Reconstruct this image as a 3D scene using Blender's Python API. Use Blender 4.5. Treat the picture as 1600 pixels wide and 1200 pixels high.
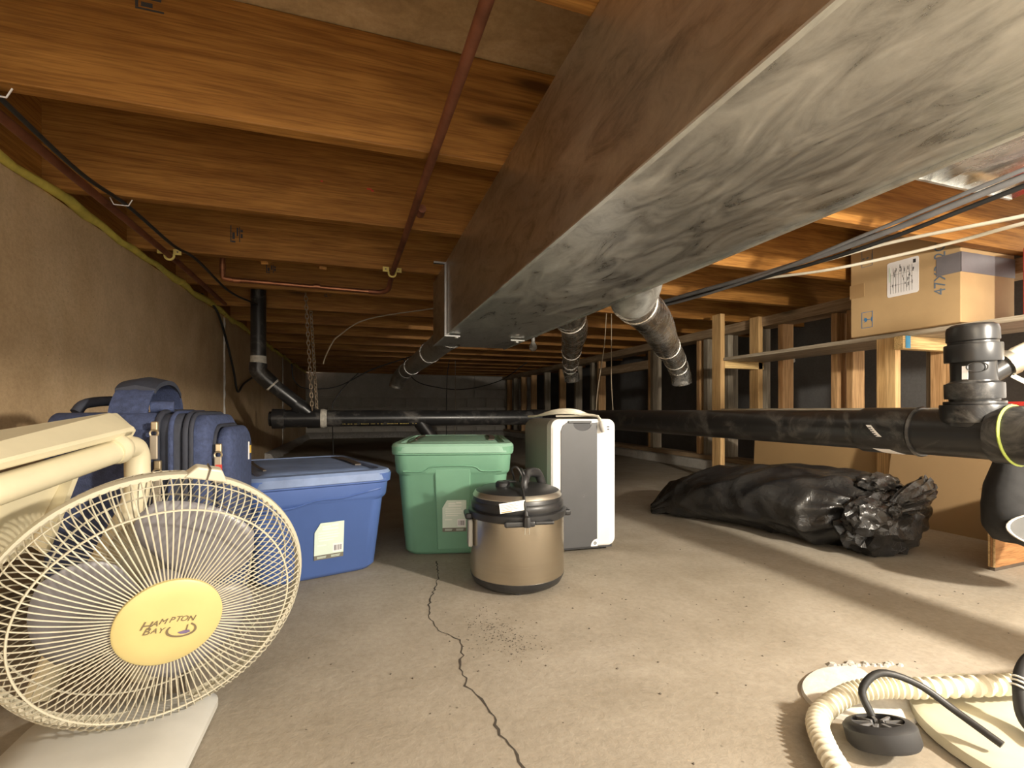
import bpy, bmesh, math, random
from mathutils import Vector, Matrix, noise
R = math.radians
rnd = random.Random(7)
for o in list(bpy.data.objects): bpy.data.objects.remove(o)
scene = bpy.context.scene
COL = scene.collection

# ------------------------------------------------------------------ camera
YAW = math.atan(240/740)
cam = bpy.data.cameras.new('camera'); cam_o = bpy.data.objects.new('camera', cam); COL.objects.link(cam_o)
cam.sensor_width = 36; cam.lens = 740/1600*36; cam.shift_y = 41/1600; cam.clip_start = 0.02
cam_o.location = (0, 0, .51); cam_o.rotation_euler = (R(90), 0, -YAW)
scene.camera = cam_o
# ------------------------------------------------------------------ world, light, exposure
LAMP_POS = (1.50, -0.40, 1.05)
LAMP_POWER = 168
WORLD = 2.75
world = bpy.data.worlds.new('world'); scene.world = world; world.use_nodes = True
bg = world.node_tree.nodes['Background']; bg.inputs[0].default_value = (1.0, .90, .76, 1); bg.inputs[1].default_value = WORLD
vs = scene.view_settings
vs.view_transform = 'Standard'; vs.look = 'None'; vs.gamma = 1; vs.use_curve_mapping = False; vs.exposure = 0.46

# ------------------------------------------------------------------ materials
MATS = {}
def _new(name):
    m = bpy.data.materials.new(name); m.use_nodes = True
    nt = m.node_tree; b = nt.nodes['Principled BSDF']; MATS[name] = m
    return m, nt, b
def N(nt, t, **kw):
    n = nt.nodes.new(t)
    for k, v in kw.items():
        if k in n.inputs: n.inputs[k].default_value = v
        else: setattr(n, k, v)
    return n
def coords(nt, scale=(1,1,1), rand=True):
    tc = N(nt, 'ShaderNodeTexCoord'); vec = tc.outputs['Object']
    if rand:
        oi = N(nt, 'ShaderNodeObjectInfo'); mu = N(nt, 'ShaderNodeMath', operation='MULTIPLY'); mu.inputs[1].default_value = 37.0
        nt.links.new(oi.outputs['Random'], mu.inputs[0])
        ad = N(nt, 'ShaderNodeVectorMath', operation='ADD')
        nt.links.new(vec, ad.inputs[0]); nt.links.new(mu.outputs[0], ad.inputs[1]); vec = ad.outputs[0]
    mp = N(nt, 'ShaderNodeMapping'); mp.inputs['Scale'].default_value = scale
    nt.links.new(vec, mp.inputs['Vector'])
    return mp.outputs[0]
def noise_n(nt, vec, scale, detail=4, rough=.6, dist=0):
    n = N(nt, 'ShaderNodeTexNoise'); n.inputs['Scale'].default_value = scale; n.inputs['Detail'].default_value = detail
    n.inputs['Roughness'].default_value = rough; n.inputs['Distortion'].default_value = dist
    nt.links.new(vec, n.inputs['Vector']); return n.outputs['Fac']
def ramp(nt, fac, stops):
    r = N(nt, 'ShaderNodeValToRGB'); e = r.color_ramp.elements
    while len(e) < len(stops): e.new(.5)
    for el, (p, c) in zip(e, stops):
        el.position = p; el.color = tuple(c)+(1,) if len(c) == 3 else c
    nt.links.new(fac, r.inputs[0]); return r.outputs[0]
def mix(nt, fac, a, b, mode='MIX'):
    m = N(nt, 'ShaderNodeMix', data_type='RGBA', blend_type=mode)
    for s, v in ((m.inputs[0], fac), (m.inputs[6], a), (m.inputs[7], b)):
        if isinstance(v, (int, float)): s.default_value = v
        elif isinstance(v, tuple): s.default_value = v+(1,) if len(v) == 3 else v
        else: nt.links.new(v, s)
    return m.outputs[2]
def bump(nt, b, h, strength=.2, dist=.01):
    n = N(nt, 'ShaderNodeBump'); n.inputs['Strength'].default_value = strength; n.inputs['Distance'].default_value = dist
    nt.links.new(h, n.inputs['Height']); nt.links.new(n.outputs[0], b.inputs['Normal'])
def plain(name, col, rough=.5, metal=0, var=.12, vscale=12, spec=.5, bumps=0, bscale=60):
    m, nt, b = _new(name)
    v = coords(nt)
    f = noise_n(nt, v, vscale, 5)
    lo = tuple(max(0, c*(1-var)) for c in col); hi = tuple(min(1, c*(1+var)) for c in col)
    nt.links.new(ramp(nt, f, [(.3, lo), (.7, hi)]), b.inputs['Base Color'])
    b.inputs['Roughness'].default_value = rough; b.inputs['Metallic'].default_value = metal
    b.inputs['Specular IOR Level'].default_value = spec
    if bumps: bump(nt, b, noise_n(nt, v, bscale, 4), bumps, .004)
    return m
def wood(name, dark, light, axis='X', rough=.6, knots=True):
    m, nt, b = _new(name)
    st = {'X': (.7, 9, 9), 'Y': (9, .7, 9), 'Z': (9, 9, .7)}[axis]
    fi = {'X': (2.2, 60, 60), 'Y': (60, 2.2, 60), 'Z': (60, 60, 2.2)}[axis]
    v = coords(nt, st); v2 = coords(nt, fi)
    a = noise_n(nt, v, 1.6, 5, .6, 1.2); g = noise_n(nt, v2, 1.4, 3, .6, .4)
    c1 = ramp(nt, a, [(.28, dark), (.5, tuple((p+q)/2 for p, q in zip(dark, light))), (.72, light)])
    c2 = ramp(nt, g, [(.3, (.62, .56, .5)), (.6, (1, 1, 1))])
    c = mix(nt, .75, c1, c2, 'MULTIPLY')
    g3 = noise_n(nt, coords(nt, tuple(q*2.6 for q in fi)), 1.3, 2, .6, .2)
    c = mix(nt, .6, c, ramp(nt, g3, [(.36, (.5, .44, .38)), (.56, (1, 1, 1))]), 'MULTIPLY')
    c = mix(nt, 1.0, c, (1.22, 1.22, 1.22), 'MULTIPLY')
    if knots:
        kv = coords(nt, {'X': (1.3, 5, 5), 'Y': (5, 1.3, 5), 'Z': (5, 5, 1.3)}[axis])
        vo = N(nt, 'ShaderNodeTexVoronoi'); vo.inputs['Scale'].default_value = 1.0; nt.links.new(kv, vo.inputs['Vector'])
        k = ramp(nt, vo.outputs['Distance'], [(.05, (1, 1, 1)), (.13, (0, 0, 0))])
        c = mix(nt, k, c, tuple(x*.45 for x in dark))
    st2 = noise_n(nt, coords(nt), 2.3, 3)
    c = mix(nt, ramp(nt, st2, [(.45, (0, 0, 0)), (.8, (.45, .45, .45))]), c, tuple(x*.72 for x in dark))
    nt.links.new(c, b.inputs['Base Color']); b.inputs['Roughness'].default_value = rough
    b.inputs['Specular IOR Level'].default_value = .3
    bump(nt, b, g, .25, .003)
    return m
def concrete(name, c0, c1, c2, rough=.85, pits=True, streak=None, bstr=.35):
    m, nt, b = _new(name)
    v = coords(nt, streak or (1, 1, 1), rand=False)
    v1 = coords(nt, (1, 1, 1), rand=False)
    big = noise_n(nt, v, 1.1, 6, .62, .5); mid = noise_n(nt, v1, 7, 6, .65); fine = noise_n(nt, v1, 70, 4, .7)
    c = ramp(nt, big, [(.32, c0), (.52, c1), (.72, c2)])
    c = mix(nt, .5, c, ramp(nt, mid, [(.3, (.66, .64, .6)), (.65, (1.0, 1.0, 1.0))]), 'MULTIPLY')
    c = mix(nt, .4, c, ramp(nt, fine, [(.3, (.62, .6, .58)), (.6, (1, 1, 1))]), 'MULTIPLY')
    h = fine
    if pits:
        vo = N(nt, 'ShaderNodeTexVoronoi'); vo.inputs['Scale'].default_value = 34; nt.links.new(v1, vo.inputs['Vector'])
        k = ramp(nt, vo.outputs['Distance'], [(.05, (.75, .75, .75)), (.1, (0, 0, 0))])
        kk = mix(nt, 1.0, k, ramp(nt, mid, [(.5, (0, 0, 0)), (.62, (1, 1, 1))]), 'MULTIPLY')
        c = mix(nt, kk, c, (.10, .085, .065))
    nt.links.new(c, b.inputs['Base Color']); b.inputs['Roughness'].default_value = rough
    b.inputs['Specular IOR Level'].default_value = .25
    bump(nt, b, h, bstr, .004)
    return m
def galv(name, base=(.60, .61, .60), r0=.22, r1=.5, dust=.35, dustcol=(.62, .59, .52), sc=(6, 2.2, 6)):
    m, nt, b = _new(name)
    v = coords(nt, sc, rand=True); v1 = coords(nt, (1, 1, 1))
    n1 = noise_n(nt, v, 2.2, 7, .72, 1.5); n2 = noise_n(nt, v1, 1.7, 5, .6); n3 = noise_n(nt, v1, 60, 4, .7)
    c = ramp(nt, n1, [(.3, tuple(x*.5 for x in base)), (.5, base), (.7, tuple(min(1, x*1.25) for x in base))])
    c = mix(nt, .3, c, ramp(nt, n3, [(.3, (.6, .6, .6)), (.7, (1, 1, 1))]), 'MULTIPLY')
    d = ramp(nt, n2, [(.38, (0, 0, 0)), (.7, (dust, dust, dust))])
    c = mix(nt, d, c, dustcol)
    nt.links.new(c, b.inputs['Base Color'])
    inv = N(nt, 'ShaderNodeMath', operation='SUBTRACT'); inv.inputs[0].default_value = .97; nt.links.new(d, inv.inputs[1])
    nt.links.new(inv.outputs[0], b.inputs['Metallic'])
    mr = N(nt, 'ShaderNodeMapRange'); mr.inputs['From Min'].default_value = .3; mr.inputs['From Max'].default_value = .7
    mr.inputs['To Min'].default_value = r0; mr.inputs['To Max'].default_value = r1
    nt.links.new(n1, mr.inputs['Value']); nt.links.new(mr.outputs[0], b.inputs['Roughness'])
    bump(nt, b, n1, .06, .004)
    return m
def dusty_black(name, col=(.018, .018, .019), rough=.32, dust=.3, dcol=(.33, .31, .28)):
    m, nt, b = _new(name)
    v = coords(nt); n1 = noise_n(nt, v, 9, 7, .7, .8); n2 = noise_n(nt, v, 2.5, 3)
    d = ramp(nt, n1, [(.52, (0, 0, 0)), (.8, (dust, dust, dust))])
    nt.links.new(mix(nt, d, col, dcol), b.inputs['Base Color'])
    rr = N(nt, 'ShaderNodeMath', operation='MULTIPLY_ADD'); rr.inputs[1].default_value = .6; rr.inputs[2].default_value = rough
    nt.links.new(d, rr.inputs[0]); nt.links.new(rr.outputs[0], b.inputs['Roughness'])
    return m

wood('joist_wood', (.20, .080, .013), (.42, .205, .050), 'X')
wood('joist_wood_y', (.20, .080, .013), (.40, .195, .048), 'Y')
wood('stud_wood', (.42, .24, .11), (.68, .44, .22), 'Z')
wood('stud_grey', (.22, .19, .145), (.40, .35, .27), 'Z')
wood('post_wood', (.50, .31, .13), (.74, .51, .25), 'Z')
wood('cleat_wood', (.58, .40, .17), (.78, .58, .28), 'X', knots=False)
wood('plate_wood', (.30, .21, .13), (.48, .36, .23), 'Y')
wood('shelf_wood', (.30, .26, .20), (.52, .46, .36), 'Y', knots=False)
wood('plywood', (.48, .32, .15), (.66, .47, .25), 'X', knots=False)
wood('panel_wood', (.30, .15, .06), (.42, .23, .10), 'X', knots=False)
concrete('floor_concrete', (.30, .26, .20), (.385, .34, .275), (.46, .415, .35))
concrete('wall_concrete', (.50, .345, .19), (.63, .455, .27), (.73, .56, .37), streak=(1, 1, .5), bstr=.5)
concrete('grey_concrete', (.46, .44, .40), (.57, .54, .49), (.66, .63, .58))
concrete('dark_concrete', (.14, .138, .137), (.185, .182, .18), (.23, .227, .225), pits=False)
concrete('pale_concrete', (.46, .44, .40), (.58, .56, .52), (.70, .68, .64))
concrete('white_patch', (.78, .76, .70), (.84, .82, .76), (.88, .86, .82), pits=False)
concrete('osb', (.42, .30, .16), (.52, .38, .21), (.60, .45, .27), pits=False, streak=(9, 14, 9))
galv('duct_metal'); galv('duct_side', base=(.55, .52, .46), r0=.3, r1=.45, dust=.12)
galv('round_metal', base=(.78, .77, .74), r0=.16, r1=.36, dust=.45, dustcol=(.60, .58, .53)); galv('pale_metal', base=(.72, .74, .72), r0=.3, r1=.5, dust=.4, dustcol=(.72, .74, .70))
galv('dull_metal', base=(.60, .59, .56), r0=.4, r1=.6, dust=.7, dustcol=(.50, .48, .44))
plain('strap_metal', (.5, .5, .5), .4, .9)
dusty_black('abs_black', (.02, .02, .021), .3, .5); dusty_black('abs_dark', dust=.12); dusty_black('black_plastic', (.022, .022, .023), .38, .08)
dusty_black('matte_black', (.03, .03, .032), .55, .1)
plain('glue', (.55, .52, .45), .7, 0, .3, 40)
plain('copper', (.40, .17, .09), .42, .85, .35, 9); plain('copper_dull', (.26, .10, .055), .55, .6, .35, 9)
plain('foam_yellow', (.62, .52, .10), .8, 0, .2, 20, bumps=.4); plain('clip_yellow', (.72, .58, .18), .5)
plain('cable_black', (.025, .025, .025), .45, 0, .2); plain('cable_grey', (.16, .16, .165), .5, 0, .2); plain('cable_white', (.78, .73, .60), .5); plain('cable_tan', (.36, .29, .2), .6)
plain('chain_metal', (.34, .26, .18), .6, .5, .35, 60)
plain('fan_cream', (.52, .48, .37), .4, 0, .06); plain('fan_badge', (.58, .475, .20), .45, 0, .05); plain('logo_brown', (.16, .12, .07), .6); plain('logo_violet', (.16, .12, .22), .6)
plain('base_white', (.52, .51, .47), .45, 0, .06)
m = plain('blade_grey', (.20, .19, .20), .35, 0, .08)
plain('cream_plastic', (.68, .61, .42), .45, 0, .1, 5)
plain('suitcase_navy', (.045, .062, .135), .85, 0, .3, 90, bumps=.5, bscale=420); plain('suitcase_dark', (.03, .034, .05), .75, 0, .2, 60)
plain('zip_metal', (.55, .45, .30), .35, .8); plain('zip_pull', (.42, .36, .28), .5, .4); plain('white_tag', (.78, .76, .70), .6, 0, .05); plain('red_tag', (.55, .05, .04), .6); plain('badge_gold', (.75, .48, .08), .4)
plain('tote_blue', (.075, .135, .36), .42, 0, .08, 4); plain('tote_blue_lid', (.19, .26, .44), .5, 0, .3, 7); plain('tote_green', (.16, .335, .225), .42, 0, .08, 4); plain('tote_green_lid', (.26, .45, .335), .5, 0, .12, 8)
plain('handle_brown', (.085, .065, .05), .5); plain('label_mint', (.66, .76, .66), .5, 0, .05); plain('label_line', (.84, .88, .8), .5, 0, .03); plain('label_dark', (.16, .15, .12), .6); plain('ink', (.04, .04, .045), .6)
plain('steel_rim', (.6, .57, .5), .3, .9)
def brushed():
    m, nt, b = _new('steel_brushed'); v = coords(nt, (1, 1, 160)); f = noise_n(nt, v, 5, 4)
    nt.links.new(ramp(nt, f, [(.3, (.56, .50, .41)), (.7, (.62, .56, .46))]), b.inputs['Base Color'])
    b.inputs['Metallic'].default_value = 1; b.inputs['Roughness'].default_value = .26
    b.inputs['Anisotropic'].default_value = .7
    tg = N(nt, 'ShaderNodeTangent', direction_type='RADIAL', axis='Z'); nt.links.new(tg.outputs[0], b.inputs['Tangent'])
brushed()
plain('white_gloss', (.82, .81, .78), .35, 0, .03); plain('dehum_grey', (.068, .068, .071), .45, 0, .1, 5); plain('dehum_side', (.30, .29, .26), .4, 0, .1, 3)
plain('cardboard', (.50, .34, .17), .8, 0, .07, 5, bumps=.1); plain('cardboard_shaded', (.31, .20, .095), .85, 0, .06, 3); plain('packing_tape', (.42, .27, .13), .3, 0, .05); plain('duct_tape', (.22, .21, .23), .4, .2, .08)  # second cardboard is darkened to carry the lamp shadow on the leaning sheet
plain('ink_blue', (.05, .20, .42), .6); plain('ink_slate', (.13, .17, .22), .7); plain('paper', (.84, .82, .82), .6, 0, .03); plain('red_paint', (.55, .04, .03), .45)
plain('blue_tape', (.05, .28, .50), .6); plain('pvc_white', (.80, .76, .64), .3, 0, .05); plain('hose_cream', (.80, .75, .60), .45, 0, .05); plain('lid_beige', (.58, .55, .42), .5, 0, .1); plain('lime', (.55, .68, .15), .5)
plain('fabric_black', (.02, .02, .021), .8, 0, .3, 40); plain('fabric_grey', (.09, .09, .088), .7, 0, .2, 15); plain('piping_white', (.80, .76, .68), .6); plain('porcelain', (.62, .60, .56), .25); plain('grit', (.11, .09, .07), .9, 0, .4, 30); plain('crack', (.055, .045, .035), .95); plain('efflorescence', (.52, .50, .47), .95, 0, .25, 25, bumps=.6)
plain('tan_board', (.40, .26, .12), .75, 0, .06, 3)
def glass():
    m, nt, b = _new('bulb_glass'); b.inputs['Base Color'].default_value = (.75, .72, .66, 1); b.inputs['Roughness'].default_value = .15; b.inputs['Transmission Weight'].default_value = .35
    m, nt, b = _new('bulb_lit'); b.inputs['Base Color'].default_value = (1, .9, .75, 1); b.inputs['Emission Color'].default_value = (1, .86, .66, 1); b.inputs['Emission Strength'].default_value = 30
glass()
def bagmat():
    m, nt, b = _new('bag_black'); v = coords(nt, (1, 1, 1), False)
    n1 = noise_n(nt, v, 16, 5, .6, 1.5); n2 = noise_n(nt, v, 45, 3, .6, .8); n3 = noise_n(nt, v, 5, 3)
    nt.links.new(ramp(nt, n3, [(.4, (.012, .012, .013)), (.75, (.05, .048, .045))]), b.inputs['Base Color'])
    b.inputs['Roughness'].default_value = .26; b.inputs['Specular IOR Level'].default_value = .6
    a = N(nt, 'ShaderNodeMath', operation='MULTIPLY_ADD'); a.inputs[1].default_value = .3
    nt.links.new(n2, a.inputs[0]); nt.links.new(n1, a.inputs[2]); bump(nt, b, a.outputs[0], .3, .02)
bagmat()

# ------------------------------------------------------------------ mesh helpers
class MB:
    def __init__(s): s.v = []; s.f = []
    def add(s, vs, fs):
        k = len(s.v); s.v += [Vector(p) for p in vs]; s.f += [tuple(i+k for i in f) for f in fs]; return s
    def box(s, x0, x1, y0, y1, z0, z1, M=None):
        vs = [Vector((x, y, z)) for z in (z0, z1) for y in (y0, y1) for x in (x0, x1)]
        if M: vs = [M @ p for p in vs]
        return s.add(vs, [(0, 2, 3, 1), (4, 5, 7, 6), (0, 1, 5, 4), (2, 6, 7, 3), (0, 4, 6, 2), (1, 3, 7, 5)])
    def hexa(s, p):   # 8 points: bottom 4 ccw, top 4 ccw
        return s.add(p, [(3, 2, 1, 0), (4, 5, 6, 7), (0, 1, 5, 4), (1, 2, 6, 5), (2, 3, 7, 6), (3, 0, 4, 7)])
    def loft(s, rings, cap0=True, cap1=True, closed=True):
        n = len(rings[0]); k = len(s.v)
        for r in rings: s.v += [Vector(p) for p in r]
        for i in range(len(rings)-1):
            for j in range(n if closed else n-1):
                a = k+i*n+j; b = k+i*n+(j+1) % n; s.f.append((a, b, b+n, a+n))
        if cap0: s.f.append(tuple(k+j for j in reversed(range(n))))
        if cap1: s.f.append(tuple(k+(len(rings)-1)*n+j for j in range(n)))
        return s
    def tube(s, path, r, n=10, cap=True, squash=None):
        path = [Vector(p) for p in path]; m = len(path)
        rs = r if isinstance(r, (list, tuple)) else [r]*m
        tang = []
        for i in range(m):
            a = path[max(0, i-1)]; b = path[min(m-1, i+1)]; tang.append((b-a).normalized())
        ref = Vector((0, 0, 1)) if abs(tang[0].z) < .9 else Vector((1, 0, 0))
        u = tang[0].cross(ref).normalized(); rings = []
        for i in range(m):
            u = (u - tang[i]*u.dot(tang[i])).normalized(); w = tang[i].cross(u)
            rings.append([path[i]+rs[i]*(math.cos(2*math.pi*j/n)*u+math.sin(2*math.pi*j/n)*w) for j in range(n)])
        return s.loft(rings, cap, cap)
    def cyl(s, a, b, r, n=20, r2=None): return s.tube([a, b], [r, r if r2 is None else r2], n)
    def lathe(s, prof, n=40, M=None, cap=True):
        rings = [[(M or Matrix()) @ Vector((r*math.cos(2*math.pi*j/n), r*math.sin(2*math.pi*j/n), z)) for j in range(n)] for r, z in prof]
        return s.loft(rings, cap, cap)
    def torus(s, c, r, t, M=None, n=24, m=6):
        M = M or Matrix(); k = len(s.v); c = Vector(c)
        for i in range(n):
            a = 2*math.pi*i/n
            for j in range(m):
                b = 2*math.pi*j/m
                s.v.append(M @ (c+Vector(((r+t*math.cos(b))*math.cos(a), (r+t*math.cos(b))*math.sin(a), t*math.sin(b)))))
        for i in range(n):
            for j in range(m):
                s.f.append((k+i*m+j, k+((i+1) % n)*m+j, k+((i+1) % n)*m+(j+1) % m, k+i*m+(j+1) % m))
        return s
    def build(s, name, mat, parent=None, smooth=None, bevel=0, seg=2, world=False, local=True):
        vs = s.v
        if world and parent is not None:
            root = parent
            while root.parent: root = root.parent
            inv = root.matrix_basis.inverted(); vs = [inv @ p for p in vs]
        me = bpy.data.meshes.new(name); me.from_pydata([tuple(p) for p in vs], [], s.f); me.validate()
        bm = bmesh.new(); bm.from_mesh(me); bmesh.ops.recalc_face_normals(bm, faces=bm.faces); bm.to_mesh(me); bm.free()
        me.materials.append(MATS[mat])
        if smooth is not None:
            me.shade_smooth(); me.set_sharp_from_angle(angle=R(smooth))
        o = bpy.data.objects.new(name, me); COL.objects.link(o)
        if parent is not None: o.parent = parent
        if bevel:
            bv = o.modifiers.new('bevel', 'BEVEL'); bv.width = bevel; bv.segments = seg; bv.limit_method = 'ANGLE'; bv.angle_limit = R(35)
        return o
def thing(name, label, cat, loc=(0, 0, 0), rotz=0, group=None):
    o = bpy.data.objects.new(name, None); COL.objects.link(o); o.empty_display_size = .05
    o.matrix_basis = Matrix.Translation(loc) @ Matrix.Rotation(rotz, 4, 'Z')
    return tag(o, label, cat, group)
def tag(o, label, cat, group=None):
    o['label'] = label; o['category'] = cat
    if group: o['group'] = group
    return o
def struct(o, label=None):
    o['kind'] = 'structure'
    if label: o['label'] = label
    return o
def inst(src, parent, loc, rot=None, mat=None):     # a copy that shares mesh data
    c = src.copy(); COL.objects.link(c); c.parent = parent; c.location = loc
    if rot: c.rotation_euler = rot
    return c
def smoothpath(pts, n=8):
    P = [Vector(p) for p in pts]; P = [P[0]*2-P[1]]+P+[P[-1]*2-P[-2]]; out = []
    for i in range(1, len(P)-2):
        a, b, c, d = P[i-1:i+3]
        for k in range(n):
            t = k/n; out.append(.5*((2*b)+(c-a)*t+(2*a-5*b+4*c-d)*t*t+(3*b-a-3*c+d)*t**3))
    out.append(P[-2]); return out
def rrect(hx, hy, rad, z, n=5, cx=0, cy=0):
    rad = min(rad, hx*.99, hy*.99); out = []
    for qx, qy, a0 in ((1, 1, 0), (-1, 1, 90), (-1, -1, 180), (1, -1, 270)):
        for k in range(n+1):
            a = R(a0+90*k/n); out.append((cx+qx*(hx-rad)+rad*math.cos(a), cy+qy*(hy-rad)+rad*math.sin(a), z))
    return out
def text(body, size, mat, parent, M, name='lettering', extrude=.0003, shear=0, spacing=1, align='CENTER', world=False):
    cu = bpy.data.curves.new('t', 'FONT'); cu.body = body; cu.size = size; cu.extrude = extrude; cu.align_x = align; cu.align_y = 'CENTER'; cu.shear = shear; cu.space_character = spacing; cu.resolution_u = 3
    to = bpy.data.objects.new('t', cu); COL.objects.link(to); bpy.context.view_layer.update()
    me = bpy.data.meshes.new_from_object(to.evaluated_get(bpy.context.evaluated_depsgraph_get()))
    bpy.data.objects.remove(to); bpy.data.curves.remove(cu)
    if world:
        root = parent
        while root.parent: root = root.parent
        M = root.matrix_basis.inverted() @ M
    me.transform(M); me.materials.clear(); me.materials.append(MATS[mat]); me.name = name
    o = bpy.data.objects.new(name, me); COL.objects.link(o); o.parent = parent; return o
def frame(origin, ex, ey):        # local x->ex, y->ey, z->normal
    ex = Vector(ex).normalized(); ez = ex.cross(Vector(ey)).normalized(); ey = ez.cross(ex)
    M = Matrix((ex, ey, ez)).transposed().to_4x4(); M.translation = Vector(origin); return M

# ================================================================== SETTING
WX = -.915; JZ0, JZ1 = 1.20, 1.486; YB, YN = 9.4, -.85; XO = 3.5
floor = struct(MB().box(-1.15, XO+.15, YN, YB+.2, -.12, 0).build('floor', 'floor_concrete'), 'bare tan concrete crawl space floor with a long crack')
# long crack, a chain of thin jagged slivers in the slab
crk = [(.252, 1.60), (.248, 1.566), (.236, 1.455), (.2, 1.332), (.176, 1.248), (.168, 1.17), (.176, 1.096), (.198, 1.06), (.214, 1.036), (.205, .967), (.192, .932), (.195, .884), (.186, .86), (.202, .828), (.208, .797), (.213, .759), (.21, .738), (.23, .60), (.22, .45)]
pts = []
for (a, b), (c, d) in zip(crk, crk[1:]):
    L = math.hypot(c-a, d-b); n = max(2, int(L/.012))
    for k in range(n):
        t = k/n; pts.append((a+(c-a)*t+rnd.uniform(-.004, .004), b+(d-b)*t))
mb = MB(); w = [rnd.uniform(.0008, .0026) for _ in pts]
mb.loft([[(x-q, y, .0006), (x+q, y, .0006)] for (x, y), q in zip(pts, w)], False, False, closed=False)
mb.build('crack', 'crack', floor)
def blobs(name, cx, cy, sx, sy, n, s0, s1, mat, parent, label=None):
    mb = MB()
    for _ in range(n):
        x = rnd.gauss(cx, sx); y = rnd.gauss(cy, sy); r = rnd.uniform(s0, s1); a = rnd.uniform(0, 3)
        ring = [(x+r*math.cos(a+q)*rnd.uniform(.6, 1.2), y+r*math.sin(a+q)*rnd.uniform(.6, 1.2), .0004) for q in (0, 1.26, 2.5, 3.77, 5.0)]
        mb.loft([ring, [(x+(p[0]-x)*.5, y+(p[1]-y)*.5, r*.7) for p in ring]], False, True)
    o = mb.build(name, mat, parent); o['kind'] = 'stuff'; return o
blobs('floor_grit', .29, 1.06, .04, .055, 260, .0006, .0022, 'grit', floor)
blobs('floor_grit', .33, .97, .03, .03, 110, .0006, .002, 'grit', floor)
blobs('floor_crumbs', .4, 1.0, .5, .35, 130, .001, .0032, 'grit', floor)
blobs('floor_crumbs', 1.5, 1.0, .4, .4, 60, .001, .003, 'grit', floor)

# left concrete wall: three pours with a ridge of grout at each joint
wl = struct(MB().box(-1.15, WX-.012, YN, YB, 0, 1.185).build('wall_left', 'wall_concrete'), 'stained brown concrete foundation wall on the left')
for y0, y1 in ((YN, 3.85), (3.875, 6.6), (6.62, YB)):
    MB().box(WX-.03, WX, y0, y1, 0, 1.185).build('wall_panel', 'wall_concrete', wl, bevel=.004)
for y in (3.862, 6.61):
    p = [(WX-.002+rnd.uniform(-.003, .003), y+rnd.uniform(-.004, .004), z/30*1.17) for z in range(31)]
    MB().tube(p, .011, 6).build('grout_ridge', 'efflorescence', wl)
sp = []
for i in range(86):
    y = YN+i*.12; sp.append((WX+.004+rnd.uniform(0, .016), y, 1.19+rnd.uniform(-.012, .012)))
fo = struct(MB().tube(sp, [rnd.uniform(.012, .021) for _ in sp], 8).build('trim_1', 'foam_yellow', smooth=60), 'yellow foam bead squeezed out along the top of the left wall')
cb = MB()
cb.loft([[(WX, y, 0), (WX+.10+rnd.uniform(-.02, .02), y, 0), (WX+.06, y, .05+rnd.uniform(0, .02)), (WX, y, .07)] for y in [5.4+.2*k for k in range(21)]])
struct(cb.build('trim_2', 'efflorescence', smooth=50), 'rough pale mortar ledge along the foot of the left wall')
cb = MB(); cb.loft([[(x, YB, 0), (x, YB-.32+rnd.uniform(-.05, .05), 0), (x, YB-.22, .06+rnd.uniform(0, .03)), (x, YB, .10)] for x in [-.9+.2*k for k in range(20)]])
struct(cb.build('trim_3', 'efflorescence', smooth=50), 'rough pale mortar ledge along the foot of the far wall')

# far wall: block courses under an upper poured band
wb = struct(MB().box(-1.15, XO, YB+.03, YB+.2, 0, JZ1).build('wall_back', 'grey_concrete'), 'grey concrete block wall at the far end')
blk = None; bid = 0
for row in range(4):
    z = .0+row*.19
    for k in range(-1, 12):
        x0 = WX+k*.40+(.2 if row % 2 else 0)
        a, b = max(x0, WX), min(x0+.39, XO)
        if b-a < .05: continue
        if blk is None: blk = MB().box(0, .39, 0, .06, 0, .18).build('block', 'grey_concrete', wb, bevel=.006); blk.location = (a, YB-.005, z); continue
        if b-a > .385: inst(blk, wb, (a, YB-.005-rnd.uniform(0, .006), z))
        else: q = MB().box(0, b-a, 0, .06, 0, .18).build('block', 'grey_concrete', wb, bevel=.006); q.location = (a, YB-.005, z)
MB().box(WX, 2.23, YB-.05, YB+.03, .755, JZ0).build('poured_band', 'grey_concrete', wb, bevel=.006)
MB().box(2.24, XO, YB-.035, YB+.03, .76, .93).build('block', 'grey_concrete', wb, bevel=.006)
MB().box(2.24, XO, YB-.035, YB+.03, .94, JZ0).build('block', 'grey_concrete', wb, bevel=.006)
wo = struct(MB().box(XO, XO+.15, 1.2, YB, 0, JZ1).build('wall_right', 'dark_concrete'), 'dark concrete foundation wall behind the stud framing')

# ceiling: joists, rim blocks, sheathing panels, bridging
ceil = struct(MB().box(-1.15, XO+.15, YN, YB+.2, JZ1+.019, JZ1+.06).build('ceiling', 'osb'), 'open timber floor framing overhead with orange joists')
JY = [1.275+.565*k for k in range(-3, 15)]
J = lambda k: 1.275+.565*k
j0 = MB().box(-.95, XO-.002, 0, .04, JZ0, JZ1).build('joist', 'joist_wood', ceil, bevel=.003); j0.location = (0, JY[0], 0)
for y in JY[1:]: inst(j0, ceil, (rnd.uniform(-.002, .002), y, rnd.uniform(-.002, .002)))
r0 = MB().box(-.97, -.93, 0, .52, JZ0-.005, JZ1).build('rim_board', 'joist_wood_y', ceil); r0.location = (0, JY[0]+.0425, 0)
for y in JY[1:-1]: inst(r0, ceil, (0, y+.0425, 0))
p0 = None
for i, y in enumerate((-.285, .93, 2.145, 3.36, 4.575, 5.79, 7.005, 8.22)):
    for k, x in enumerate((-1.15, 1.18)):
        if p0 is None: p0 = MB().box(0, 2.326, 0, 1.212, JZ1+.001, JZ1+.018).build('subfloor_panel', 'osb', ceil); p0.location = (x, y, 0)
        else: inst(p0, ceil, (x, y, 0))
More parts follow.
